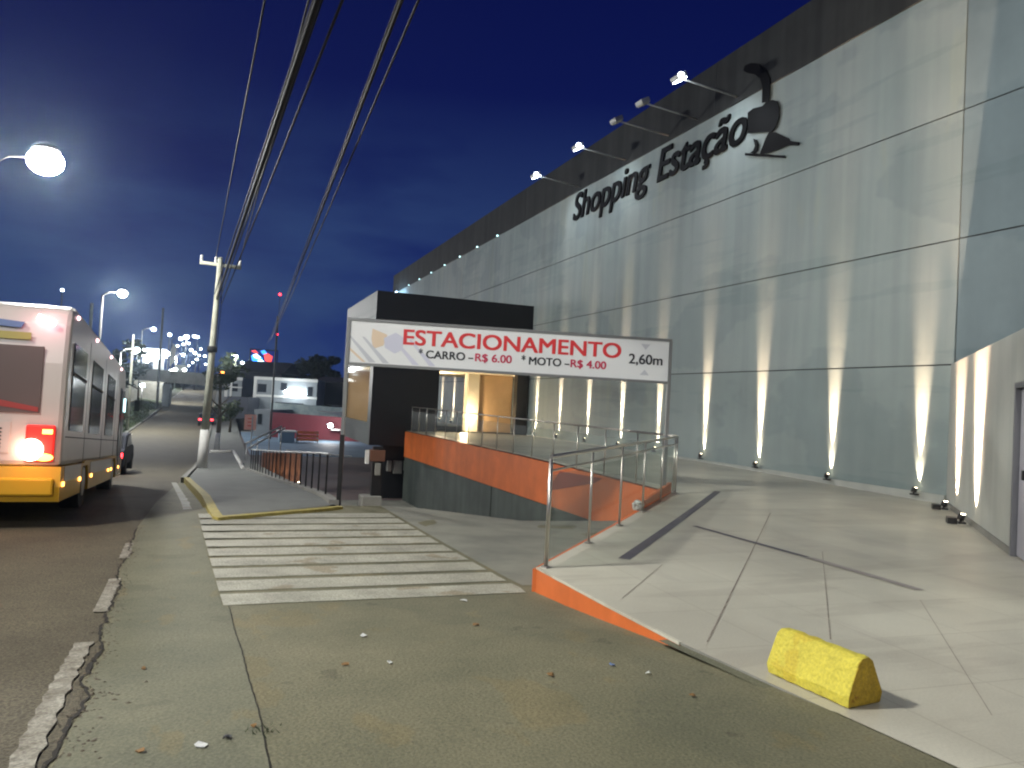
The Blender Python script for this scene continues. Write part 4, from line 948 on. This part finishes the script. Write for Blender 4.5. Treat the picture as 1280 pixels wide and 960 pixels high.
# access ramp handrails
t=thing('ramp_handrail','pair of pale sloping handrails leading off the far sidewalk','handrail',tuple(at(310,558,46)))
for (x0,y0_,x1,y1_) in ((306,555,352,533),(311,560,356,535)):
    b=MB(); b.tube([at(x0,y0_,45),at(x1,y1_,48)],.06,8); b.build('rail',M['galv'],t)
for (x,y_) in ((308,556),(322,550),(337,542),(352,534)):
    a=at(x,y_,46); b=MB(); b.tube([a,(a.x,a.y,G(45)-.6)],.04,6); b.build('post',M['galv'],t)
# white stepped kerb on far sidewalk
kp=[onz(262,566,-1.85),onz(292,566,-1.85),onz(304,588,-1.75)]
b=MB()
for a,c in zip(kp,kp[1:]): b.tube([a+Vector((0,0,.08)),c+Vector((0,0,.08))],.09,6)
tag(b.build('painted_kerb',M['whitewash'],loc=tuple(kp[1])),'white painted bent kerb on the sidewalk right of the pole','kerb')
# LED screen
sc=at(330,446,125); t=thing('led_screen','large LED screen on a pole glowing blue, white and red','screen',(sc.x,sc.y,-2))
a=at(314,437,125); c=at(346,457,125)
b=MB(); b.box((a.x-.2,a.y+.1,c.z-.2),(c.x+.2,a.y+.6,a.z+.2)); cab=b.build('cabinet',M['dark'],t)
def led(x0,y0_,x1,y1_,m,k):
    p,q=at(x0,y0_,125),at(x1,y1_,125); b=MB(); mid=(p+q)/2
    b.prism([(p.x,a.y-.02*k,p.z-.2),(p.x+.6,a.y-.02*k,p.z),(q.x,a.y-.02*k,p.z-.5),(q.x-.2,a.y-.02*k,q.z),(p.x+.3,a.y-.02*k,q.z+.2)],(0,.015,0)); b.build('display',m,cab)
b=MB(); b.box((a.x,a.y+.02,c.z),(c.x,a.y+.09,a.z)); b.build('display',M['led_dark'],cab)
led(314,443,328,455,M['led_blue'],1); led(316,442,326,449,M['led_white'],2); led(326,437,334,444,M['led_blue'],1); led(330,441,341,453,M['led_red'],2); led(322,449,333,456,M['led_white'],3); led(314,437,323,442,M['led_red'],1)
b=MB(); b.tube([(sc.x,a.y+.4,-3),(sc.x,a.y+.4,c.z)],.35,10); b.build('post',M['wood_pole'],t)
# ------------------------------------------------------------------ vegetation
def tree(name,label,base,h,cr,n,leafm,trunk='trunk',tr=.15,leafs=.35,cz=None,sq=.8,white=False,group=None):
    base=Vector(base); t=thing(name,label,'tree' if 'tree' in name else 'bush',tuple(base),group)
    cz=cz or h*.7; b=MB(); b.tube([base-Vector((0,0,.3)),base+Vector((.08,0,h*.35)),base+Vector((-.05,.1,cz))],[tr,tr*.75,tr*.4],9)
    for k in range(6):
        an_=random.uniform(0,6.28); z=h*random.uniform(.35,.6); s=base+Vector((0,0,z)); b.tube([s,s+Vector((math.cos(an_)*cr*.6,math.sin(an_)*cr*.6,cr*.55))],[tr*.4,tr*.12],6)
    tk=b.build('trunk',M[trunk],t)
    if white: b=MB(); b.tube([base-Vector((0,0,.2)),base+Vector((.04,0,h*.2))],[tr*1.08,tr*.95],9); b.build('whitewash',M['whitewash'],tk)
    b=MB(); cl=[(random.gauss(0,.42),random.gauss(0,.42),random.gauss(0,.38),random.uniform(.25,.5)) for _ in range(16)]
    for _ in range(n):
        c=random.choice(cl); d=Vector((random.gauss(0,1),random.gauss(0,1),random.gauss(0,1))).normalized()*c[3]*random.uniform(.5,1)
        p=base+Vector(((c[0]+d.x)*cr,(c[1]+d.y)*cr,cz+(c[2]+d.z)*cr*sq))
        x=Vector((random.gauss(0,1),random.gauss(0,1),random.gauss(0,.6))).normalized(); y=x.cross(Vector((random.gauss(0,1),random.gauss(0,1),random.gauss(0,1)))).normalized(); s=leafs*random.uniform(.5,1.1)
        b.poly([p-x*s,p-y*s*.5,p+x*s,p+y*s*.5])
    b.build('crown',M[leafm],t); return t
p=at(397,478,120); tree('broadleaf_tree','dark rounded tree against the sky left of the sign',(p.x,p.y,p.z-3),6.2,3.6,1500,'leaf_dark',leafs=.6,cz=4.6)
p=at(268,548,58); tree('street_tree','roadside tree with whitewashed trunk just right of the utility pole',(p.x+.2,p.y,G(p.y)),6.5,1.5,900,'leaf',tr=.2,leafs=.18,cz=5.6,white=True)
p=at(288,520,80); tree('small_tree','small green tree beside the dark carport',(p.x,p.y,LOT),3.6,1.4,600,'leaf',leafs=.22,cz=2.4)
p=at(133,440,100); tree('broadleaf_tree','dark tree showing just above the bus roof',(p.x,p.y,-2),8,4,1300,'leaf_dark',leafs=.6,cz=5.5)
p=at(290,470,130); tree('broadleaf_tree','dim green tree beyond the overpass right of the utility pole',(p.x,p.y,-1),7,3,1000,'leaf',leafs=.5,cz=6)
for i,(px,py,D) in enumerate([(172,538,58),(182,530,66),(192,520,76),(205,510,88),(218,500,100)]):
    p=at(px,py,D); tree('shrub',f'{ORD[i]} low shrub on the verge beyond the bus, counting away from it',(-9.2,p.y,ZR(p.y)+.1),1.6,1.3,380,'leaf',tr=.05,leafs=.2,cz=1.0,group='shrubs on the verge')
# grass tufts (uncountable)
b=MB()
for _ in range(5000):
    v=random.uniform(30,110); u=random.uniform(-12.3,-8.5); z=ZR(v)+.12+(-8.3-u)*.1; hgt=random.uniform(.1,.35); a=random.uniform(0,3.14); w=.05
    b.poly([(u-w*math.cos(a),v-w*math.sin(a),z),(u+w*math.cos(a),v+w*math.sin(a),z),(u+random.uniform(-.1,.1),v,z+hgt)])
tag(b.build('grass',M['leaf'],loc=(-10,60,-3)),'rough grass on the verge left of the street','grass',kind='stuff')
# hills
b=MB(); prev=None
pts=[]
for k in range(49):
    x=-900+k*45; pts.append((x,14+10*math.sin(k*.55)+7*math.sin(k*1.3+1)))
for (xa,za),(xc,zc) in zip(pts,pts[1:]):
    b.poly([(xa,700,-10),(xc,700,-10),(xc,760,zc),(xa,760,za)]); b.poly([(xa,760,za),(xc,760,zc),(xc,1100,-10),(xa,1100,-10)])
struct(b.build('hill',M['hill']))
# ------------------------------------------------------------------ litter
lit=[(595,779,'leafdry','curled orange-brown leaf below the right end of the crossing'),(432,832,'leafdry','small brown leaf in the middle of the pavement'),(180,836,'leafdry','pale crumpled leaf near the road crack'),
     (317,911,'leafdry','greenish leaf at the end of the pavement seam'),(283,925,'black','small black scrap in the lower foreground'),(250,935,'paper','white paper scrap beside the black one'),
     (580,747,'paper','white paper scrap on the nearest crossing stripe'),(455,793,'paper','tiny white scrap below the crossing'),(487,829,'paper','flattened pale wrapper right of the brown leaf'),(688,846,'leafdry','dark speck of leaf below the orange edge'),
     (810,844,'paper','tiny white fleck near the tiled edge'),(865,872,'leafdry','small dark leaf nearest the yellow block on the asphalt'),(765,833,'bus_blue','small blue scrap on the asphalt below the orange edge'),(175,942,'leafdry','brown stone-like clod at the crack')]
for px,py,m,lab in lit:
    p=onz(px,py,-.05); p=onz(px,py,G(p.y)); z=G(p.y)+.006; s=random.uniform(.018,.034); b=MB(); n=7; c=(p.x,p.y,z+.012); ring=[(p.x+math.cos(k*6.28/n)*s*random.uniform(.6,1.2),p.y+math.sin(k*6.28/n)*s*random.uniform(.5,1.1),z+random.uniform(0,.012)) for k in range(n)]
    b.prism(ring,(0,0,.004)); tag(b.build('dry_leaf' if m=='leafdry' else 'litter_scrap',M[m],loc=(p.x,p.y,z)),lab,'leaf' if m=='leafdry' else 'litter')
b=MB()
def clod(u,v,s):
    z=(ZR(v) if u<edge(v) else G(v))+.004; n=5; r=[(u+math.cos(k*6.28/n)*s*random.uniform(.6,1.2),v+math.sin(k*6.28/n)*s*random.uniform(.6,1.2),z) for k in range(n)]
    t=(u+random.uniform(-.3,.3)*s,v+random.uniform(-.3,.3)*s,z+s*random.uniform(.25,.5))
    for k in range(n): b.poly([r[k],r[(k+1)%n],t])
for _ in range(900):
    v=random.uniform(2.8,11.5)**1; clod(edge(v)+random.gauss(0,.05)+.02,v,random.uniform(.003,.013))
for _ in range(30):
    v=random.uniform(3.0,4.8); clod(edge(v)+abs(random.gauss(0,.12)),v,random.uniform(.006,.02))
for _ in range(500): clod(random.uniform(-2.5,3.0),random.uniform(2.8,12),random.uniform(.002,.007))
tag(b.build('gravel',M['trunk'],loc=(-.8,6,-.2)),'loose crumbs of asphalt and gravel along the ragged road seam','gravel',kind='stuff')
b=MB()
for _ in range(26):
    a=random.uniform(0,6.28); u=_c.x+random.gauss(0,.035); v=_c.y+random.gauss(0,.035); l=random.uniform(.01,.03); b.poly([(u,v,-.01),(u+.006,v,-.01),(u+math.cos(a)*l,v+math.sin(a)*l,.004+l*.6)])
tag(b.build('weed',M['leaf'],loc=(_c.x,_c.y,-.02)),'tiny green weed sprouting at the near end of the pavement seam','weed',kind='stuff')
# plastic bag at the railing
p=onz(797,634,.08); t=MB(); 
for i in range(16): t.ball((p.x+random.uniform(-.06,.06),p.y+random.uniform(-.06,.06),.07+random.uniform(0,.10)),(random.uniform(.03,.07),random.uniform(.02,.05),random.uniform(.03,.06)),8,6)
tag(t.build('plastic_bag',M['glass'] if 0 else M['paper'],loc=(p.x,p.y,.05)),'crumpled whitish plastic bag at the foot of the glass railing','bag')
# ------------------------------------------------------------------ world
w=bpy.data.worlds.new('World'); S.world=w; w.use_nodes=True; nt=w.node_tree; N=nt.nodes; K=nt.links
bg=N['Background']; sky=N.new('ShaderNodeTexSky'); sky.sky_type='NISHITA'; sky.sun_disc=False; sky.sun_elevation=R(-3); sky.sun_rotation=R(150)
tc=N.new('ShaderNodeTexCoord'); sep=N.new('ShaderNodeSeparateXYZ'); K.new(tc.outputs['Generated'],sep.inputs[0])
ramp=N.new('ShaderNodeValToRGB'); cr=ramp.color_ramp
cr.elements[0].position=0; cr.elements[0].color=(.018,.045,.19,1); cr.elements[1].position=.55; cr.elements[1].color=(.0008,.0032,.062,1)
e_=cr.elements.new(.12); e_.color=(.010,.028,.155,1); e_=cr.elements.new(.28); e_.color=(.0022,.0085,.095,1)
K.new(sep.outputs['Z'],ramp.inputs[0])
mp=N.new('ShaderNodeMapping'); mp.inputs['Scale'].default_value=(1.3,1.3,4.5); mp.inputs['Location'].default_value=(3.1,.4,.2); K.new(tc.outputs['Generated'],mp.inputs[0])
no=N.new('ShaderNodeTexNoise'); no.inputs['Scale'].default_value=1.5; no.inputs['Detail'].default_value=8; no.inputs['Roughness'].default_value=.55; K.new(mp.outputs[0],no.inputs['Vector'])
cl=N.new('ShaderNodeValToRGB'); cl.color_ramp.elements[0].position=.46; cl.color_ramp.elements[1].position=.60; cl.color_ramp.elements[0].color=(0,0,0,1); K.new(no.outputs['Fac'],cl.inputs[0])
mask=N.new('ShaderNodeMapRange'); mask.inputs['From Min'].default_value=.38; mask.inputs['From Max'].default_value=.10; K.new(sep.outputs['Z'],mask.inputs[0])
mu=N.new('ShaderNodeMath'); mu.operation='MULTIPLY'; K.new(cl.outputs[0],mu.inputs[0]); K.new(mask.outputs[0],mu.inputs[1])
mx=N.new('ShaderNodeMix'); mx.data_type='RGBA'; K.new(mu.outputs[0],mx.inputs[0]); K.new(ramp.outputs[0],mx.inputs[6]); mx.inputs[7].default_value=(.030,.068,.19,1)
# Nishita twilight added faintly under the blue-hour gradient
sc_=N.new('ShaderNodeMix'); sc_.data_type='RGBA'; sc_.blend_type='ADD'; sc_.inputs[0].default_value=.05; K.new(mx.outputs[2],sc_.inputs[6]); K.new(sky.outputs[0],sc_.inputs[7])
K.new(sc_.outputs[2],bg.inputs[0]); bg.inputs[1].default_value=1.0
S.view_settings.view_transform='Standard'; S.view_settings.look='None'; S.view_settings.gamma=1; S.view_settings.exposure=-.22
hz=MB().box((-60,-30,-12),(40,320,30)).build('added_haze',(lambda m:m)(M['ground']))  # thin haze added to put a glow round the lamps
hm=bpy.data.materials.new('added_haze_air'); hm.use_nodes=True; hn=hm.node_tree.nodes; hn.remove(hn['Principled BSDF']); hv=hn.new('ShaderNodeVolumePrincipled'); hv.inputs['Color'].default_value=(.6,.8,1,1); hv.inputs['Density'].default_value=.00035; hv.inputs['Anisotropy'].default_value=.86
hm.node_tree.links.new(hv.outputs[0],hn['Material Output'].inputs['Volume']); hz.data.materials.clear(); hz.data.materials.append(hm); hz['kind']='stuff'
S.render.engine='CYCLES'; S.cycles.filter_width=2.1; S.render.resolution_x=1024; S.render.resolution_y=768
